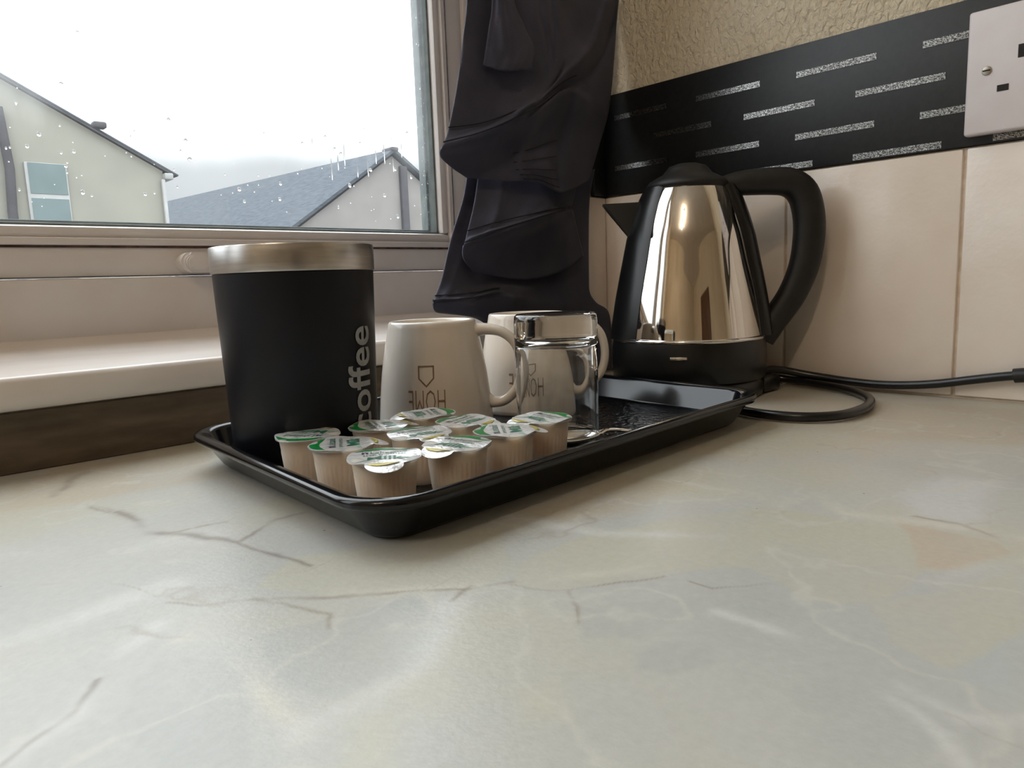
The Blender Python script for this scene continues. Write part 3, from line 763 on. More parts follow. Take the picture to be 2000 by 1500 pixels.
# ================================================================== MUGS (upside down)
def make_mug(loc, hdir, label, text_turn):
    mug = empty('mug', loc, 0)
    H, RR, RBs = .0800, .0437, .0322
    outer = [(RR - .0016, .0), (RR, .0014), (RR + .0003, .004), (.0432, .012), (.0420, .026), (.0401, .042), (.0378, .056), (.0357, .066), (.0344, .0715), (.0336, .0755), (.0331, .0785), (.0322, .0798), (.0306, H), (.0292, .0795), (.0284, .0775), (.0150, .0768), (0, .0765)]
    inner = [(0, .0725), (.020, .0722), (.0285, .070), (.0325, .062), (.0365, .044), (.0390, .025), (.0402, .010), (RR - .0030, .0016)]
    lathe('body', inner + outer, M['ceramic'], mug, 72, ang=60)
    dx_, dy_ = math.cos(hdir), math.sin(hdir)
    pth = [(.0330, .0720), (.0420, .0722), (.0535, .0695), (.0625, .0615), (.0662, .0500), (.0660, .0380), (.0622, .0275), (.0540, .0200), (.0450, .0185), (.0400, .0205)]
    path = catmull([(r * dx_, r * dy_, z) for r, z in pth], 5)
    n = len(path)
    A = [.0056 + .0018 * abs(2 * i / (n - 1) - 1) ** 3 for i in range(n)]
    B = [.0036 + .0016 * abs(2 * i / (n - 1) - 1) ** 4 for i in range(n)]
    # section: wide across the loop, thin in its plane
    V, F = [], []
    side = Vector((-dy_, dx_, 0))
    for i, p in enumerate(path):
        p = Vector(p); t = (Vector(path[min(i + 1, n - 1)]) - Vector(path[max(i - 1, 0)])).normalized(); u = side.cross(t).normalized()
        for k in range(16):
            a = 2 * math.pi * k / 16
            V.append(tuple(p + side * (A[i] * math.cos(a)) + u * (B[i] * math.sin(a))))
    for i in range(n - 1):
        for k in range(16):
            F.append((i * 16 + k, i * 16 + (k + 1) % 16, (i + 1) * 16 + (k + 1) % 16, (i + 1) * 16 + k))
    F.append(tuple(range(16))[::-1]); F.append(tuple((n - 1) * 16 + k for k in range(16)))
    from_data('handle', V, F, M['ceramic'], mug, True, 60)
    # print: HOME and a little house outline, upside down like the mug
    tv, tf = text_mesh('HOME', .0185, res=2, offset=-.00020)
    tv, tf = subdivide_long(tv, tf, .003)
    tv[:, 0] *= .0270 / (tv[:, 0].max() - tv[:, 0].min()); tv[:, 1] -= (tv[:, 1].max() + tv[:, 1].min()) / 2
    tv[:, 1] *= .0155 / (tv[:, 1].max() - tv[:, 1].min())
    rad = lambda z: np.interp(z, [q[1] for q in outer[2:11]], [q[0] for q in outer[2:11]]) + .00025
    def wrap(u, v, zc):    # letters turned by half a turn
        z = zc - v; r = rad(z); a = text_turn - u / r
        return (r * math.cos(a), r * math.sin(a), z)
    pr = from_data('print', [wrap(p[0], p[1], .0265) for p in tv], tf, M['print_brown'], mug)
    pr['label'] = 'brown HOME print'
    hv = [(-.0058, .0), (.0058, .0), (.0058, .0090), (.0, .0150), (-.0058, .0090)]
    th = .0011
    cx, cy = 0, .0065
    V, F = [], []
    for i in range(5):
        a, b = np.array(hv[i]), np.array(hv[(i + 1) % 5])
        for k in range(5):
            p = a + (b - a) * k / 5
            q = p + (np.array((cx, cy)) - p) * (th / .0062)
            V += [tuple(p), tuple(q)]
    m_ = len(V) // 2
    for i in range(m_): j = (i + 1) % m_; F.append((2 * i, 2 * j, 2 * j + 1, 2 * i + 1))
    ic = from_data('house_outline', [wrap(p[0], p[1] - .0075, .0435) for p in V], F, M['print_brown'], mug)
    mug.scale = (.968, .968, 1.008)
    tag(mug, label, 'mug', 'upside-down white mugs')
    return mug
MUG1 = (.3217, .4236, TF); MUG2 = (.4230, .4268, TF)
make_mug(MUG1, math.radians(-47), 'cream white HOME mug upside down right beside the coffee tin', math.atan2(-MUG1[1], -MUG1[0]) - math.radians(9))
make_mug(MUG2, math.radians(-46), 'cream white mug upside down behind the clear glass tumbler', math.atan2(-MUG2[1], -MUG2[0]) - math.radians(4))

# ================================================================== TUMBLER (upside down)
tb = lathe('glass_tumbler', [(.0262, .0010), (.0272, .0), (.0282, .0010), (.0286, .004), (.0289, .060), (.0290, .0790), (.0284, .0826), (.0268, .0840), (.0220, .0838), (0, .0832),
                             ][::-1] + [(.0263, .0035), (.0262, .040), (.0258, .0610), (.0240, .0655), (.0190, .0672), (0, .0672)], M['glass'], None, 96, ang=50)
tb.location = (.3646, .3400, TF)
tag(tb, 'clear glass tumbler with a thick base standing upside down on the tray', 'glass')

# ================================================================== MILK POTS
def cup_mesh():
    prof = [(0, .0), (.0126, .0), (.0134, .0008), (.0137, .002)]
    n = 144
    V, F, rings = [], [], []
    levels = [(.0, .0005, 0), (.0128, .0, 0), (.0135, .0010, 0), (.0138, .0025, .3), (.0142, .0050, 1), (.0156, .0175, 1), (.0158, .0190, .3), (.0160, .0200, 0), (.0166, .0245, 0), (.0168, .0252, 0), (.0186, .0254, 0), (.0188, .0259, 0), (.0186, .0264, 0), (.0, .0264, 0)]
    for r, z, rib in levels:
        if r == 0: rings.append([len(V)]); V.append((0, 0, z)); continue
        ring = []
        for i in range(n):
            a = 2 * math.pi * i / n
            rr = r + rib * .00032 * math.cos(36 * a)
            ring.append(len(V)); V.append((rr * math.cos(a), rr * math.sin(a), z))
        rings.append(ring)
    for A, B in zip(rings[:-1], rings[1:]):
        for i in range(n):
            j = (i + 1) % n
            if len(A) == 1: F.append((A[0], B[j], B[i]))
            elif len(B) == 1: F.append((A[i], A[j], B[0]))
            else: F.append((A[i], A[j], B[j], B[i]))
    return V, F
def lid_outline(a):      # radius of the foil towards angle a; the pull tab points to -y
    d = abs((a + math.pi / 2 + math.pi) % (2 * math.pi) - math.pi)
    r = .0189
    return r + .0062 * max(0.0, 1 - (d / math.radians(30)) ** 2) ** .7
def lid_mesh():
    n = 96; V, F = [], []
    def z_of(f, a): 
        d = abs((a + math.pi / 2 + math.pi) % (2 * math.pi) - math.pi)
        z = .00045 * math.sin(3 * a + .6) * f + .0003 * math.sin(5 * a) * f * f
        rr = lid_outline(a) * f
        if rr > .0186 and d < math.radians(34): z -= (rr - .0186) * .35
        return z + .0270 - .0004 * f
    fr_ = [0, .35, .7, .9, .975, 1.0]
    for s in (0, 1):
        off = len(V)
        V.append((0, 0, .0270 + (.0 if s else -.0003)))
        for f in fr_[1:]:
            for i in range(n):
                a = 2 * math.pi * i / n; r = lid_outline(a) * f
                V.append((r * math.cos(a), r * math.sin(a), z_of(f, a) + (.0 if s else -.0003)))
        for i in range(n):
            j = (i + 1) % n
            F.append((off, off + 1 + i, off + 1 + j) if s else (off, off + 1 + j, off + 1 + i))
            for q in range(len(fr_) - 2):
                a0, a1, b0, b1 = off + 1 + q * n + i, off + 1 + q * n + j, off + 1 + (q + 1) * n + i, off + 1 + (q + 1) * n + j
                F.append((a0, b0, b1, a1) if s else (a0, a1, b1, b0))
    k = 1 + (len(fr_) - 2) * n; T = len(V) // 2
    for i in range(n):
        j = (i + 1) % n
        F.append((k + i, k + j, T + k + j, T + k + i))
    return V, F, z_of
lv, lf, zlid = lid_mesh()
def on_lid(x, y, dz=.00012):
    a = math.atan2(y, x); f = min(math.hypot(x, y) / lid_outline(a), 1.0)
    return (x, y, zlid(f, a) + dz)
def lid_text(body, size, wdt, yc, hgt=None, off=0.0, xc=0.0):
    V, F = text_mesh(body, size, res=2, offset=off)
    V, F = subdivide_long(V, F, .004)
    V[:, 0] -= (V[:, 0].max() + V[:, 0].min()) / 2; V[:, 1] -= (V[:, 1].max() + V[:, 1].min()) / 2
    V[:, 0] *= wdt / (V[:, 0].max() - V[:, 0].min())
    if hgt: V[:, 1] *= hgt / (V[:, 1].max() - V[:, 1].min())
    return [(p[0] + xc, p[1] + yc) for p in V], F
def grid_patch(fn, nu, nv):
    V = [fn(i / nu, j / nv) for i in range(nu + 1) for j in range(nv + 1)]
    F = [(i * (nv + 1) + j, (i + 1) * (nv + 1) + j, (i + 1) * (nv + 1) + j + 1, i * (nv + 1) + j + 1) for i in range(nu) for j in range(nv)]
    return V, F
def crescent(u, v):      # green leaf along the top edge of the lid
    x = -.0155 + .031 * u
    yo = math.sqrt(max(.0180 ** 2 - x * x, 0)); yi = .0092 + .0035 * math.sin(u * math.pi * 1.0)
    yi = min(yi, yo)
    return (x, yi + (yo - yi) * v)
def goldband(u, v):      # yellow stripe where the tab starts
    x = -.0085 + .017 * u
    return (x, -.0160 - .0010 * math.cos(u * 3) - v * .0034 * (1 - abs(2 * u - 1) ** 2))
def palewash(u, v):
    x = -.0150 + .030 * u
    return (x, -.0100 + .004 * u + v * .0045 * math.sin(u * math.pi))
prints = []
V, F = grid_patch(crescent, 16, 4); prints.append(('green_leaf', V, F, 'foil_green', .00012))
V, F = grid_patch(goldband, 12, 3); prints.append(('gold_stripe', V, F, 'foil_gold', .00012))
V, F = grid_patch(palewash, 14, 3); prints.append(('pale_wash', V, F, 'foil_pale', .00010))
V, F = lid_text('Lakeland', .006, .0185, .0062, .0048, .0, .0022); prints.append(('brand_lettering', V, F, 'foil_text', .00014))
V, F = lid_text('n', .007, .0034, .0056, .0036, .0002, -.0098); prints.append(('emblem', V, F, 'foil_purple', .00014))
V, F = lid_text('SEMI-SKIMMED', .003, .0215, .0010, .0019); prints.append(('small_lettering', V, F, 'foil_text', .00014))
V, F = lid_text('Milk', .009, .0180, -.0056, .0070, .0001, .0006); prints.append(('milk_lettering', V, F, 'foil_text', .00016))
cv, cf = cup_mesh()
JIG = [  # x, y, angle towards which the pull tab points, label
    (.1846, .2860, 236, 'milk pot nearest the tray corner, its pull tab towards the viewer'),
    (.1862, .3270, -30, 'milk pot with green leaf at its left, second in the left-hand row'),
    (.1860, .3640, 34, 'milk pot touching the front of the coffee tin, leftmost of all'),
    (.2235, .2790, 196, 'milk pot at the tray front, second from the corner, folded tab at left'),
    (.2275, .3160, 262, 'milk pot in the middle of the cluster with a bright shiny lid'),
    (.2610, .2830, -38, 'milk pot at the tray front with gold tab at right, third from the corner'),
    (.2255, .3530, -20, 'milk pot before the tin lettering, its foil dark and mirror-like'),
    (.2650, .3215, 285, 'milk pot between the front row and the rearmost pot, lettering upright'),
    (.2985, .2910, 172, 'milk pot at the right end of the cluster nearest the tumbler'),
    (.2660, .3600, 155, 'rearmost milk pot, right in front of the HOME mug'),
]
first = None
for i, (x, y, deg, lab) in enumerate(JIG):
    root = empty('milk_pot', (x, y, TF), math.radians(deg + 90))
    root.scale = (.94, .94, 1.0)
    tag(root, lab, 'milk pot', 'foil-lidded milk pots on the tray')
    if first is None:
        c = from_data('cup', cv, cf, M['jigger'], root, True, 50)
        l = from_data('foil_lid', lv, lf, M['foil'], root, True, 50)
        ps = [from_data(nm, [on_lid(p[0], p[1], dz) for p in V], F, M[mt], l, False) for nm, V, F, mt, dz in prints]
        first = (c, l, ps)
    else:
        c = first[0].copy(); COL.objects.link(c); c.parent = root
        l = first[1].copy(); COL.objects.link(l); l.parent = root
        for p in first[2]:
            q = p.copy(); COL.objects.link(q); q.parent = l

# ================================================================== TEASPOON
def make_spoon(loc, deg, label):
    spn = empty('teaspoon', loc, math.radians(deg))
    tag(spn, label, 'spoon')
    def bowl(u, v):
        a = 2 * math.pi * u; t = v
        x = .0215 * t * math.cos(a); yw = .0145 * (1 - .18 * math.cos(a)) * t * math.sin(a)
        z = .0016 + .0068 * t ** 2.1
        return (x, yw, z)
    V = [bowl(0, 0)]; F = []
    nu, nv = 40, 9
    for j in range(1, nv + 1):
        for i in range(nu): V.append(bowl(i / nu, j / nv))
    for i in range(nu):
        F.append((0, 1 + i, 1 + (i + 1) % nu))
        for j in range(nv - 1):
            F.append((1 + j * nu + i, 1 + (j + 1) * nu + i, 1 + (j + 1) * nu + (i + 1) % nu, 1 + j * nu + (i + 1) % nu))
    b_o = from_data('bowl', V, F, M['chrome'], spn, True, 70)
    sm = b_o.modifiers.new('thickness', 'SOLIDIFY'); sm.thickness = .0010; sm.offset = -1
    pth = catmull([(.0195, 0, .0078), (.0280, 0, .0088), (.0400, 0, .0070), (.0550, 0, .0040), (.0700, 0, .0024), (.0820, 0, .0024)], 6)
    n = len(pth)
    wv = [np.interp(i / (n - 1), [0, .12, .35, .75, .95, 1], [.0042, .0026, .0024, .0046, .0058, .0040]) for i in range(n)]
    hv = [np.interp(i / (n - 1), [0, .15, 1], [.0008, .0013, .0008]) for i in range(n)]
    V, F = sweep_data(pth, [float(a) for a in wv], rb=[float(a) for a in hv], seg=14)
    from_data('handle', V, F, M['chrome'], spn, True, 50)
make_spoon((.3320, .2985, TF), -17, 'polished steel teaspoon lying on the tray in front of the tumbler')

# ================================================================== KETTLE
KX, KY = .5885, .3780
KD = math.radians(-51)           # the handle side
ket = empty('kettle', (KX, KY, .0165), KD)
tag(ket, 'polished steel electric kettle with black lid, handle and collar in the corner', 'kettle')
kz = lambda z: z - .0165
BODY = [(.0680, .0535), (.0660, .070), (.0628, .090), (.0600, .105), (.0562, .123), (.0515, .146), (.0475, .160), (.0420, .176), (.0375, .186), (.0350, .1905)]
def body_r(z): return float(np.interp(z, [b for a, b in BODY], [a for a, b in BODY]))
smooth = catmull([(a, b) for a, b in BODY], 4)
lathe('steel_body', [(float(a), kz(float(b))) for a, b in smooth] + [(.033, kz(.1915)), (.010, kz(.1915))], M['steel'], ket, 96, ang=60)
lathe('steel_foot_ring', [(.0655, kz(.0530)), (.0697, kz(.0528)), (.0702, kz(.0542)), (.0697, kz(.0556)), (.0676, kz(.0560))], M['chrome'], ket, 96, ang=60)
lathe('collar', [(0, kz(.0170)), (.0690, kz(.0170)), (.0702, kz(.0185)), (.0712, kz(.030)), (.0708, kz(.046)), (.0696, kz(.0525)), (.066, kz(.0530)), (0, kz(.0530))], M['black_plastic'], ket, 96)
# black side strips: spout side (local -x) and handle side (local +x)
def strip(name, half0, half1, th, ctr):
    zs = np.linspace(.0545, .1910, 16); V, F = [], []
    m_ = 15
    for q, z in enumerate(zs):
        hf = math.radians(half0 + (half1 - half0) * q / 15)
        for s in (0, 1):
            for k in range(m_):
                a = ctr + hf * (2 * k / (m_ - 1) - 1)
                e = 1 - abs(2 * k / (m_ - 1) - 1) ** 4
                r = body_r(z) + (.0006 + th * e if s else -.001)
                V.append((r * math.cos(a), r * math.sin(a), kz(z)))
    w_ = 2 * m_
    for q in range(15):
        o0, o1 = q * w_, (q + 1) * w_
        for k in range(m_ - 1):
            F.append((o0 + m_ + k, o0 + m_ + k + 1, o1 + m_ + k + 1, o1 + m_ + k))
            F.append((o0 + k, o1 + k, o1 + k + 1, o0 + k + 1))
        F.append((o0, o0 + m_, o1 + m_, o1)); F.append((o0 + m_ - 1, o1 + m_ - 1, o1 + w_ - 1, o0 + w_ - 1))
    for o0 in (0, 15 * w_):
        for k in range(m_ - 1): F.append((o0 + k, o0 + k + 1, o0 + m_ + k + 1, o0 + m_ + k))
    return from_data(name, V, F, M['black_plastic'], ket, True, 45)
strip('spout_side_strip', 42, 48, .004, math.pi)
strip('handle_side_strip', 17, 30, .0085, 0.0)
# spout beak
bm = bmesh.new()
rt, rm = body_r(.180), body_r(.140)
pts = [(-rt + .012, .016, .1790), (-rt + .012, -.016, .1790), (-.0790, .0035, .1800), (-.0790, -.0035, .1800), (-rm + .004, .012, .1420), (-rm + .004, -.012, .1420), (-.0765, .003, .1760), (-.0765, -.003, .1760), (-rt + .012, .014, .1600), (-rt + .012, -.014, .1600)]
vs = [bm.verts.new((x, y, kz(z))) for x, y, z in pts]
bmesh.ops.convex_hull(bm, input=vs)
bmesh.ops.bevel(bm, geom=list(bm.edges), offset=.0012, segments=2, affect='EDGES')
from_bm('spout', bm, M['black_plastic'], ket)
# lid with a moulded knob
lid = lathe('lid', [(0, kz(.1895)), (.0355, kz(.1895)), (.0375, kz(.1915)), (.0372, kz(.1935)), (.0345, kz(.1968)), (.0290, kz(.1998)), (.0225, kz(.2032)), (.0195, kz(.2068)), (.0165, kz(.2100)), (.0105, kz(.2120)), (0, kz(.2127))], M['black_matte'], ket, 64, ang=60)
# handle loop
hp_ = catmull([(.0300, 0, .1905), (.0450, 0, .1925), (.0720, 0, .1930), (.0900, 0, .1910), (.1020, 0, .1810), (.1075, 0, .1620), (.1080, 0, .1400), (.1040, 0, .1150), (.0940, 0, .0900), (.0800, 0, .0690), (.0680, 0, .0500)], 5)
n = len(hp_)
A = [float(np.interp(i / (n - 1), [0, .2, .5, .8, 1], [.0150, .0135, .0125, .0120, .0130])) for i in range(n)]
B = [float(np.interp(i / (n - 1), [0, .15, .4, .6, .85, 1], [.0085, .0115, .0135, .0135, .0120, .0110])) for i in range(n)]
V, F = [], []
for i, p in enumerate(hp_):
    p = Vector(p); t = (Vector(hp_[min(i + 1, n - 1)]) - Vector(hp_[max(i - 1, 0)])).normalized(); s = Vector((0, 1, 0)); u = s.cross(t).normalized()
    for k in range(20):
        a = 2 * math.pi * k / 20
        c, d = math.cos(a), math.sin(a)
        c = math.copysign(abs(c) ** .75, c); d = math.copysign(abs(d) ** .75, d)
        q = p + s * (A[i] * c) + u * (B[i] * d); V.append((q.x, q.y, kz(q.z)))
for i in range(n - 1):
    for k in range(20): F.append((i * 20 + k, i * 20 + (k + 1) % 20, (i + 1) * 20 + (k + 1) % 20, (i + 1) * 20 + k))
F.append(tuple(range(20))[::-1]); F.append(tuple((n - 1) * 20 + k for k in range(20)))
from_data('handle', V, F, M['black_matte'], ket, True, 60)
# little water-level / power badge on the collar, facing the room
ba = math.atan2(-KY, -KX) - KD + math.radians(-6)
bd = box('power_badge', (.0700, -.0075, kz(.0385)), (.0722, .0075, kz(.0420)), M['chrome'], ket, bevel=.0010)
bd.rotation_euler = (0, 0, ba)

# power base and its cable
kb = empty('kettle_power_base', (KX, KY, 0))
tag(kb, 'black round power base under the kettle with its coiled black cable', 'kettle base')
lathe('base_plate', [(0, .0), (.0655, .0), (.0680, .0015), (.0690, .0050), (.0685, .0120), (.0660, .0160), (.0600, .0165), (0, .0165)], M['black_plastic'], kb, 72)
box('cable_outlet', (.028, -.064, .001), (.060, -.028, .0155), M['black_plastic'], kb, bevel=.003)
CAB = [(.5560, .3200, .0045), (.5300, .3000, .0045), (.5125, .2790, .0045), (.5075, .2560, .0045), (.5120, .2330, .0045), (.5265, .2173, .0045), (.5463, .2104, .0045), (.5754, .2101, .0045), (.6048, .2170, .0045), (.6277, .2287, .0045), (.6468, .2452, .0045), (.6590, .2637, .0048), (.6660, .2850, .0055), (.6680, .3050, .0070), (.6655, .3230, .0085), (.6560, .3330, .0110), (.6480, .3330, .0150), (.6530, .3290, .0180), (.6630, .3190, .0170), (.6705, .3020, .0135), (.6750, .2850, .0110), (.6775, .2639, .0088), (.6775, .2371, .0078), (.6775, .2116, .0092), (.6775, .1876, .0125), (.6775, .1650, .0172), (.6775, .1471, .0208), (.6775, .1330, .0232), (.6775, .1100, .0265)]
cb = sweep('cable', [tuple(p) for p in catmull(CAB, 6)], .0037, M['cable'], kb, seg=12)
cb.matrix_parent_inverse = Matrix.Translation((-KX, -KY, 0))
cn = sweep('cable_sleeve', [(.6770, .1350, .0229), (.6770, .1345, .0230), (.6765, .1150, .0258), (.6760, .0900, .0295), (.6760, .0895, .0296)], .0058, M['black_matte'], kb, seg=14)
cn.matrix_parent_inverse = Matrix.Translation((-KX, -KY, 0))

# ================================================================== SOCKET
SY1 = .1785; SY0 = SY1 - .150; SZ0, SZ1 = .2125, .3055
sock = empty('wall_socket', (XR - .006, (SY0 + SY1) / 2, SZ0))
tag(sock, 'white double wall socket on the black border at the right edge', 'socket')
def skp(o): o.parent = sock; o.matrix_parent_inverse = Matrix.Translation(-Vector(sock.location)); return o
SF = XR - .0170
skp(box('face_plate', (SF, SY0, SZ0), (XR - .0068, SY1, SZ1), M['socket'], bevel=.0022, seg=3))
zc = (SZ0 + SZ1) / 2
for y in (SY1 - .0140, SY0 + .0140):
    V, F = lathe_data([(0, .0), (.0031, .0), (.0034, .0005), (.0030, .0011), (.0012, .0013), (0, .0013)], 24)
    s_ = skp(from_data('screw', [(SF - z, y + a, zc + .0005 + b) for a, b, z in V], F, M['screw']))
    x_ = box('screw_slot', (SF - .0016, y - .0026, zc - .0000), (SF - .0011, y + .0026, zc + .0010), M['slot'])
    x_.parent = s_
for yc in (SY1 - .0360, SY0 + .0360):
    skp(box('pin_slot', (SF - .0003, yc - .0022, zc + .0055), (SF + .002, yc + .0022, zc + .0150), M['slot']))
    for sgn in (-1, 1):
        skp(box('pin_slot', (SF - .0003, yc + sgn * .0108 - .0038, zc - .0165), (SF + .002, yc + sgn * .0108 + .0038, zc - .0118), M['slot']))
    yy = yc - math.copysign(.022, yc - (SY0 + SY1) / 2)
    sw = skp(box('switch', (SF - .003, yy - .0045, zc + .012), (SF + .002, yy + .0045, zc + .032), M['socket'], bevel=.0015))
    o = box('red_mark', (SF - .0034, yy - .0030, zc + .0285), (SF - .0028, yy + .0030, zc + .0300), M['red']); o.parent = sw

# ================================================================== CURTAIN
PANELS = {
    'A': [
        [(0.457, 0.522, 0.379), (0.497, 0.516, 0.386), (0.542, 0.51, 0.395), (0.607, 0.52, 0.414), (0.685, 0.528, 0.435)],
        [(0.448, 0.522, 0.329), (0.493, 0.515, 0.335), (0.542, 0.508, 0.348), (0.603, 0.518, 0.367), (0.678, 0.527, 0.384)],
        [(0.437, 0.52, 0.287), (0.483, 0.514, 0.295), (0.536, 0.507, 0.308), (0.589, 0.51, 0.333), (0.671, 0.526, 0.345)],
        [(0.42, 0.514, 0.248), (0.467, 0.509, 0.261), (0.519, 0.502, 0.283), (0.574, 0.508, 0.307), (0.665, 0.526, 0.311)],
        [(0.405, 0.506, 0.229), (0.452, 0.5, 0.244), (0.511, 0.495, 0.27), (0.57, 0.506, 0.295), (0.659, 0.526, 0.289)],
        [(0.408, 0.512, 0.222), (0.46, 0.513, 0.232), (0.516, 0.512, 0.247), (0.572, 0.515, 0.268), (0.649, 0.527, 0.266)],
        [(0.424, 0.519, 0.216), (0.467, 0.518, 0.217), (0.511, 0.508, 0.222), (0.559, 0.508, 0.228), (0.638, 0.527, 0.243)],
        [(0.445, 0.522, 0.208), (0.477, 0.516, 0.207), (0.523, 0.506, 0.207), (0.56, 0.506, 0.2), (0.624, 0.526, 0.218)],
    ],
    'B': [
        [(0.465, 0.528, 0.211), (0.495, 0.524, 0.213), (0.53, 0.52, 0.214), (0.568, 0.52, 0.215), (0.605, 0.528, 0.208)],
        [(0.453, 0.522, 0.184), (0.484, 0.517, 0.184), (0.522, 0.513, 0.189), (0.563, 0.516, 0.195), (0.599, 0.527, 0.195)],
        [(0.433, 0.512, 0.154), (0.468, 0.508, 0.164), (0.506, 0.505, 0.173), (0.549, 0.511, 0.182), (0.594, 0.526, 0.188)],
        [(0.426, 0.508, 0.144), (0.462, 0.503, 0.154), (0.503, 0.502, 0.164), (0.552, 0.51, 0.174), (0.598, 0.526, 0.183)],
        [(0.434, 0.518, 0.134), (0.477, 0.52, 0.136), (0.519, 0.519, 0.146), (0.566, 0.52, 0.155), (0.606, 0.528, 0.164)],
        [(0.451, 0.527, 0.122), (0.487, 0.525, 0.116), (0.526, 0.524, 0.113), (0.574, 0.525, 0.12), (0.618, 0.53, 0.137)],
    ],
    'M': [
        [(0.46, 0.536, 0.219), (0.5, 0.536, 0.222), (0.552, 0.534, 0.226), (0.6, 0.534, 0.23), (0.646, 0.535, 0.233)],
        [(0.451, 0.535, 0.19), (0.496, 0.537, 0.192), (0.549, 0.536, 0.195), (0.592, 0.532, 0.197), (0.636, 0.535, 0.199)],
        [(0.433, 0.533, 0.154), (0.483, 0.537, 0.155), (0.544, 0.536, 0.156), (0.585, 0.53, 0.156), (0.633, 0.535, 0.157)],
        [(0.416, 0.528, 0.118), (0.468, 0.533, 0.117), (0.534, 0.536, 0.116), (0.58, 0.531, 0.115), (0.632, 0.535, 0.114)],
        [(0.398, 0.518, 0.1), (0.446, 0.52, 0.102), (0.495, 0.526, 0.105), (0.575, 0.531, 0.093), (0.633, 0.535, 0.096)],
        [(0.393, 0.514, 0.094), (0.437, 0.514, 0.094), (0.494, 0.522, 0.096), (0.565, 0.53, 0.083), (0.644, 0.535, 0.084)],
        [(0.399, 0.52, 0.087), (0.443, 0.522, 0.082), (0.501, 0.526, 0.081), (0.565, 0.53, 0.072), (0.667, 0.535, 0.07)],
        [(0.417, 0.53, 0.084), (0.453, 0.53, 0.078), (0.503, 0.53, 0.06), (0.563, 0.53, 0.033), (0.671, 0.535, 0.029)],
        [(0.439, 0.532, 0.082), (0.464, 0.532, 0.075), (0.502, 0.53, 0.039), (0.562, 0.53, 0.009), (0.67, 0.535, 0.003)],
    ],
    'C': [
        [(0.474, 0.508, 0.378), (0.481, 0.503, 0.378), (0.493, 0.502, 0.381)],
        [(0.468, 0.508, 0.342), (0.483, 0.5, 0.343), (0.505, 0.5, 0.348)],
        [(0.464, 0.51, 0.32), (0.486, 0.498, 0.321), (0.517, 0.499, 0.329)],
        [(0.462, 0.512, 0.308), (0.48, 0.499, 0.303), (0.513, 0.499, 0.31)],
    ],
}

cur = empty('curtain', (.54, .53, .003))
tag(cur, 'dark charcoal curtain bunched in overlapping hemmed folds beside the window', 'curtain')
def cp(o): o.parent = cur; o.matrix_parent_inverse = Matrix.Translation(-Vector(cur.location)); return o
def cr_w(t):
    return np.array([-.5 * t + t * t - .5 * t ** 3, 1 - 2.5 * t * t + 1.5 * t ** 3, .5 * t + 2 * t * t - 1.5 * t ** 3, -.5 * t * t + .5 * t ** 3])
def surf(G, u, v):
    G = np.asarray(G); R_, C_ = G.shape[:2]
    def idx(t, n):
        s = t * (n - 1); i = min(int(s), n - 2); return i, s - i
    i, fu = idx(u, R_); j, fv = idx(v, C_)
    wu, wv_ = cr_w(fu), cr_w(fv); p = np.zeros(3)
    def get(a, b):
        def g1(a_, b_):
            b0 = min(max(b_, 0), C_ - 1)
            if b_ < 0: return 2 * G[a_, 0] - G[a_, 1]
            if b_ > C_ - 1: return 2 * G[a_, -1] - G[a_, -2]
            return G[a_, b0]
        if a < 0: return 2 * g1(0, b) - g1(1, b)
        if a > R_ - 1: return 2 * g1(R_ - 1, b) - g1(R_ - 2, b)
        return g1(a, b)
    for a in range(4):
        for b in range(4): p += wu[a] * wv_[b] * get(i - 1 + a, j - 1 + b)
    return p
def pl_dist(u, v, pl):
    d = 9.0
    for (a, b), (c, e) in zip(pl[:-1], pl[1:]):
        x, y = c - a, e - b; t = min(max(((u - a) * x + (v - b) * y) / (x * x + y * y + 1e-12), 0), 1)
        d = min(d, math.hypot(u - a - t * x, v - b - t * y))
    return d
def panel(name, G, nu, nv, wr=.0012, seed=0, creases=()):
    V = []
    r_ = random.Random(seed); ph = [r_.uniform(0, 6) for _ in range(6)]
    for i in range(nu + 1):
        for j in range(nv + 1):
            u, v = i / nu, j / nv
            p = surf(G, u, v)
            d = wr * (math.sin(11 * v + 5 * u + ph[0]) + .7 * math.sin(19 * v - 9 * u + ph[1]) + .6 * math.sin(7 * v + 21 * u + ph[2]) + .4 * math.sin(33 * v + 12 * u + ph[3])) * min(1, 6 * v, 6 * (1 - v))
            for pl, am, wd in creases: d += am * math.exp(-(pl_dist(u, v, pl) / wd) ** 2)
            V.append((p[0] - d * .69, p[1] - d * .72, p[2]))
    F = [(i * (nv + 1) + j, i * (nv + 1) + j + 1, (i + 1) * (nv + 1) + j + 1, (i + 1) * (nv + 1) + j) for i in range(nu) for j in range(nv)]
    o = cp(from_data(name, V, F, M['cloth'], None, True, 80))
    s_ = o.modifiers.new('cloth_thickness', 'SOLIDIFY'); s_.thickness = .0016; s_.offset = 1
    return o
def seam(G, uv, r=.0007, lift=.0022):
    P = []
    for u, v in catmull(uv, 8):
        p = surf(G, min(max(u, 0), 1), min(max(v, 0), 1)); P.append((p[0] - lift * .69, p[1] - lift * .72, p[2] + .0004))
    cp(sweep('hem_stitching', P, r, M['cloth_seam'], None, seg=6))
GA = PANELS['A']; top = [[(x, y + .004, z) for x, (_, y, _2) in zip((.470, .51, .55, .61, .672), GA[0])] for z in (1.16, .75, .52)]
GA = top + GA
uA = lambda k: (k + 3) / 10.0
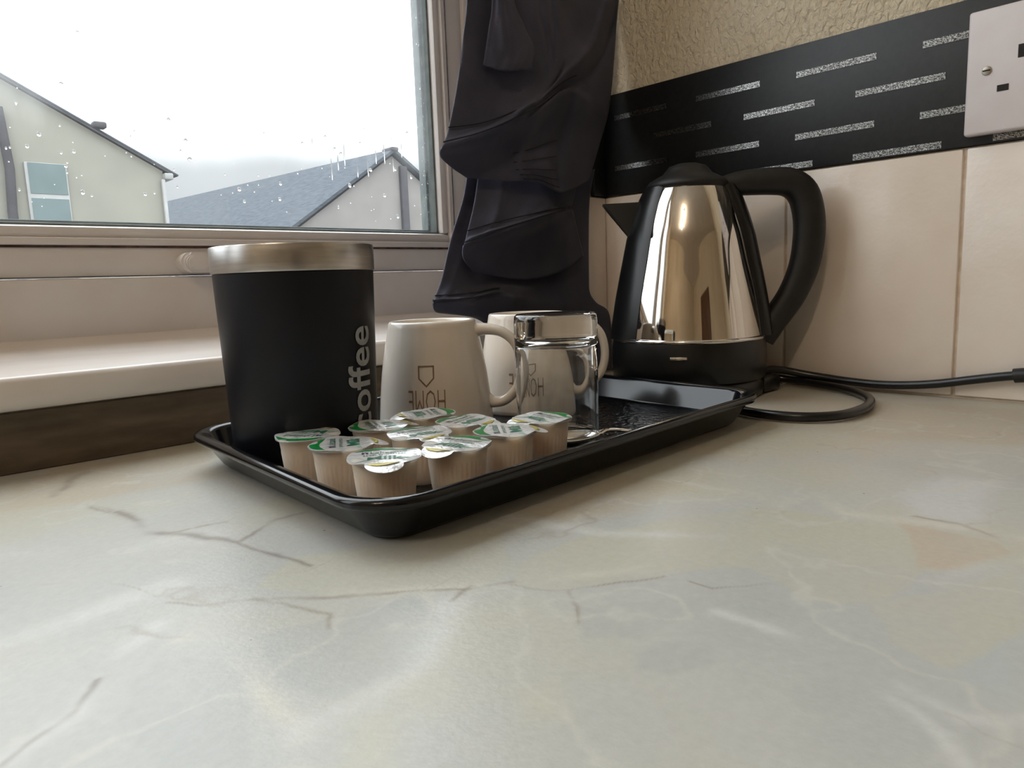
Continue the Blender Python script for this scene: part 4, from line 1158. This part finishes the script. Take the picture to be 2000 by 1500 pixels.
CA = [([(uA(.2), .93), (uA(1.3), .86), (uA(2.2), .76), (uA(2.9), .62), (uA(3.4), .42)], .0085, .028),
      ([(uA(.5), .99), (uA(1.6), .93), (uA(2.6), .82), (uA(3.3), .66), (uA(3.9), .46)], -.0075, .024),
      ([(uA(2.0), .66), (uA(2.6), .62), (uA(3.2), .52)], -.0040, .018),
      ([(uA(1.4), .02), (uA(1.7), .22), (uA(1.9), .45)], .0040, .030),
      ([(uA(4.6), .52), (uA(5.6), .46), (uA(6.8), .44)], .0035, .035),
      ([(uA(4.2), .78), (uA(5.4), .74), (uA(6.6), .72)], -.0050, .040)]
for q in range(5): CA.append(([(uA(-1.5), .42 + .045 * q), (uA(.5), .44 + .040 * q), (uA(1.7), .52 + .018 * q)], .0022 if q % 2 == 0 else -.0022, .014))
panel('upper_fold', GA, 150, 90, .0011, 1, CA)
panel('middle_fold', PANELS['B'], 80, 80, .0009, 2, [([(.05, .25), (.30, .22), (.45, .18)], .0035, .05), ([(.45, .05), (.47, .4), (.48, .8)], .0030, .03), ([(.66, .1), (.70, .5), (.62, .9)], -.0060, .07), ([(.1, .7), (.3, .75), (.4, .95)], -.004, .05)])
panel('lower_fold', PANELS['M'], 100, 80, .0012, 3, [([(.1, .12), (.3, .1), (.5, .06)], .0040, .035), ([(.36, .20), (.5, .22), (.6, .25)], -.0040, .04), ([(.53, .0), (.55, .2), (.55, .45)], .0035, .02), ([(.45, .6), (.6, .55), (.72, .5)], .004, .04)])
GC = [[(x, y, z) for (x, _, _2), y in zip(PANELS['C'][0], (.508, .503, .502))] for z in (.75, .5)] + PANELS['C']
panel('corner_flap', GC, 40, 24, .0006, 4)
seam(GA, [(uA(3.0), .0), (uA(3.1), .2), (uA(3.15), .45), (uA(3.1), .62), (uA(2.6), .78)])
seam(GA, [(uA(3.7), .0), (uA(3.75), .2), (uA(3.8), .45), (uA(3.7), .66)])
for k in (5.4, 5.8, 6.2, 6.55, 6.85): seam(GA, [(uA(k), .42), (uA(k), .52), (uA(k), .62), (uA(k), .72)], .0005)
seam(PANELS['B'], [(.36, 0), (.36, .3), (.38, .6), (.40, .9)]); seam(PANELS['B'], [(.50, 0), (.50, .3), (.50, .6), (.50, .9)])
seam(PANELS['M'], [(.49, 0), (.50, .2), (.50, .45)]); seam(PANELS['M'], [(.57, 0), (.575, .2), (.58, .45)])
rail = empty('curtain_rail', (.2, .575, 1.165))
tag(rail, 'slim white curtain rail above the window', 'curtain rail')
o = sweep('rail', [(-1.0, .52, 1.175), (-.2, .52, 1.175), (.3, .52, 1.175), (.685, .52, 1.175)], .008, M['upvc'], rail); o.matrix_parent_inverse = Matrix.Translation((-.2, -.575, -1.165))
for x in (-.95, .66):
    o = box('bracket', (x - .008, .515, 1.165), (x + .008, YB + .001, 1.19), M['upvc'], rail, bevel=.002); o.matrix_parent_inverse = Matrix.Translation((-.2, -.575, -1.165))

# ================================================================== CEILING LIGHT (behind the camera, warm)
LX, LY = -1.0, -.25
lamp = empty('ceiling_light', (LX, LY, CZ))
tag(lamp, 'ceiling spot bar with two warm round bulbs', 'ceiling light')
box('spot_bar', (-.24, -.03, -.035), (.24, .03, 0), M['upvc'], lamp, bevel=.006)
em = Mat('warm_lit_bulb', srgb(255, 236, 206), 0.5)
em.b.inputs['Emission Color'].default_value = (1.0, .82, .62, 1)
em.b.inputs['Emission Strength'].default_value = LAMP_W
for x in (-.17, .17):
    V, F = lathe_data([(0, -.036), (.018, -.036), (.020, -.055), (.016, -.066), (0, -.066)], 32)
    o = from_data('bulb_holder', V, F, M['upvc'], lamp); o.location = (x, 0, 0)
    V, F = lathe_data([(0, -.064)] + [(.032 * math.sin(math.pi * k / 14), -.096 + .032 * math.cos(math.pi * k / 14)) for k in range(1, 14)] + [(0, -.128)], 32)
    o = from_data('bulb', V, F, em, lamp); o.location = (x, 0, 0)
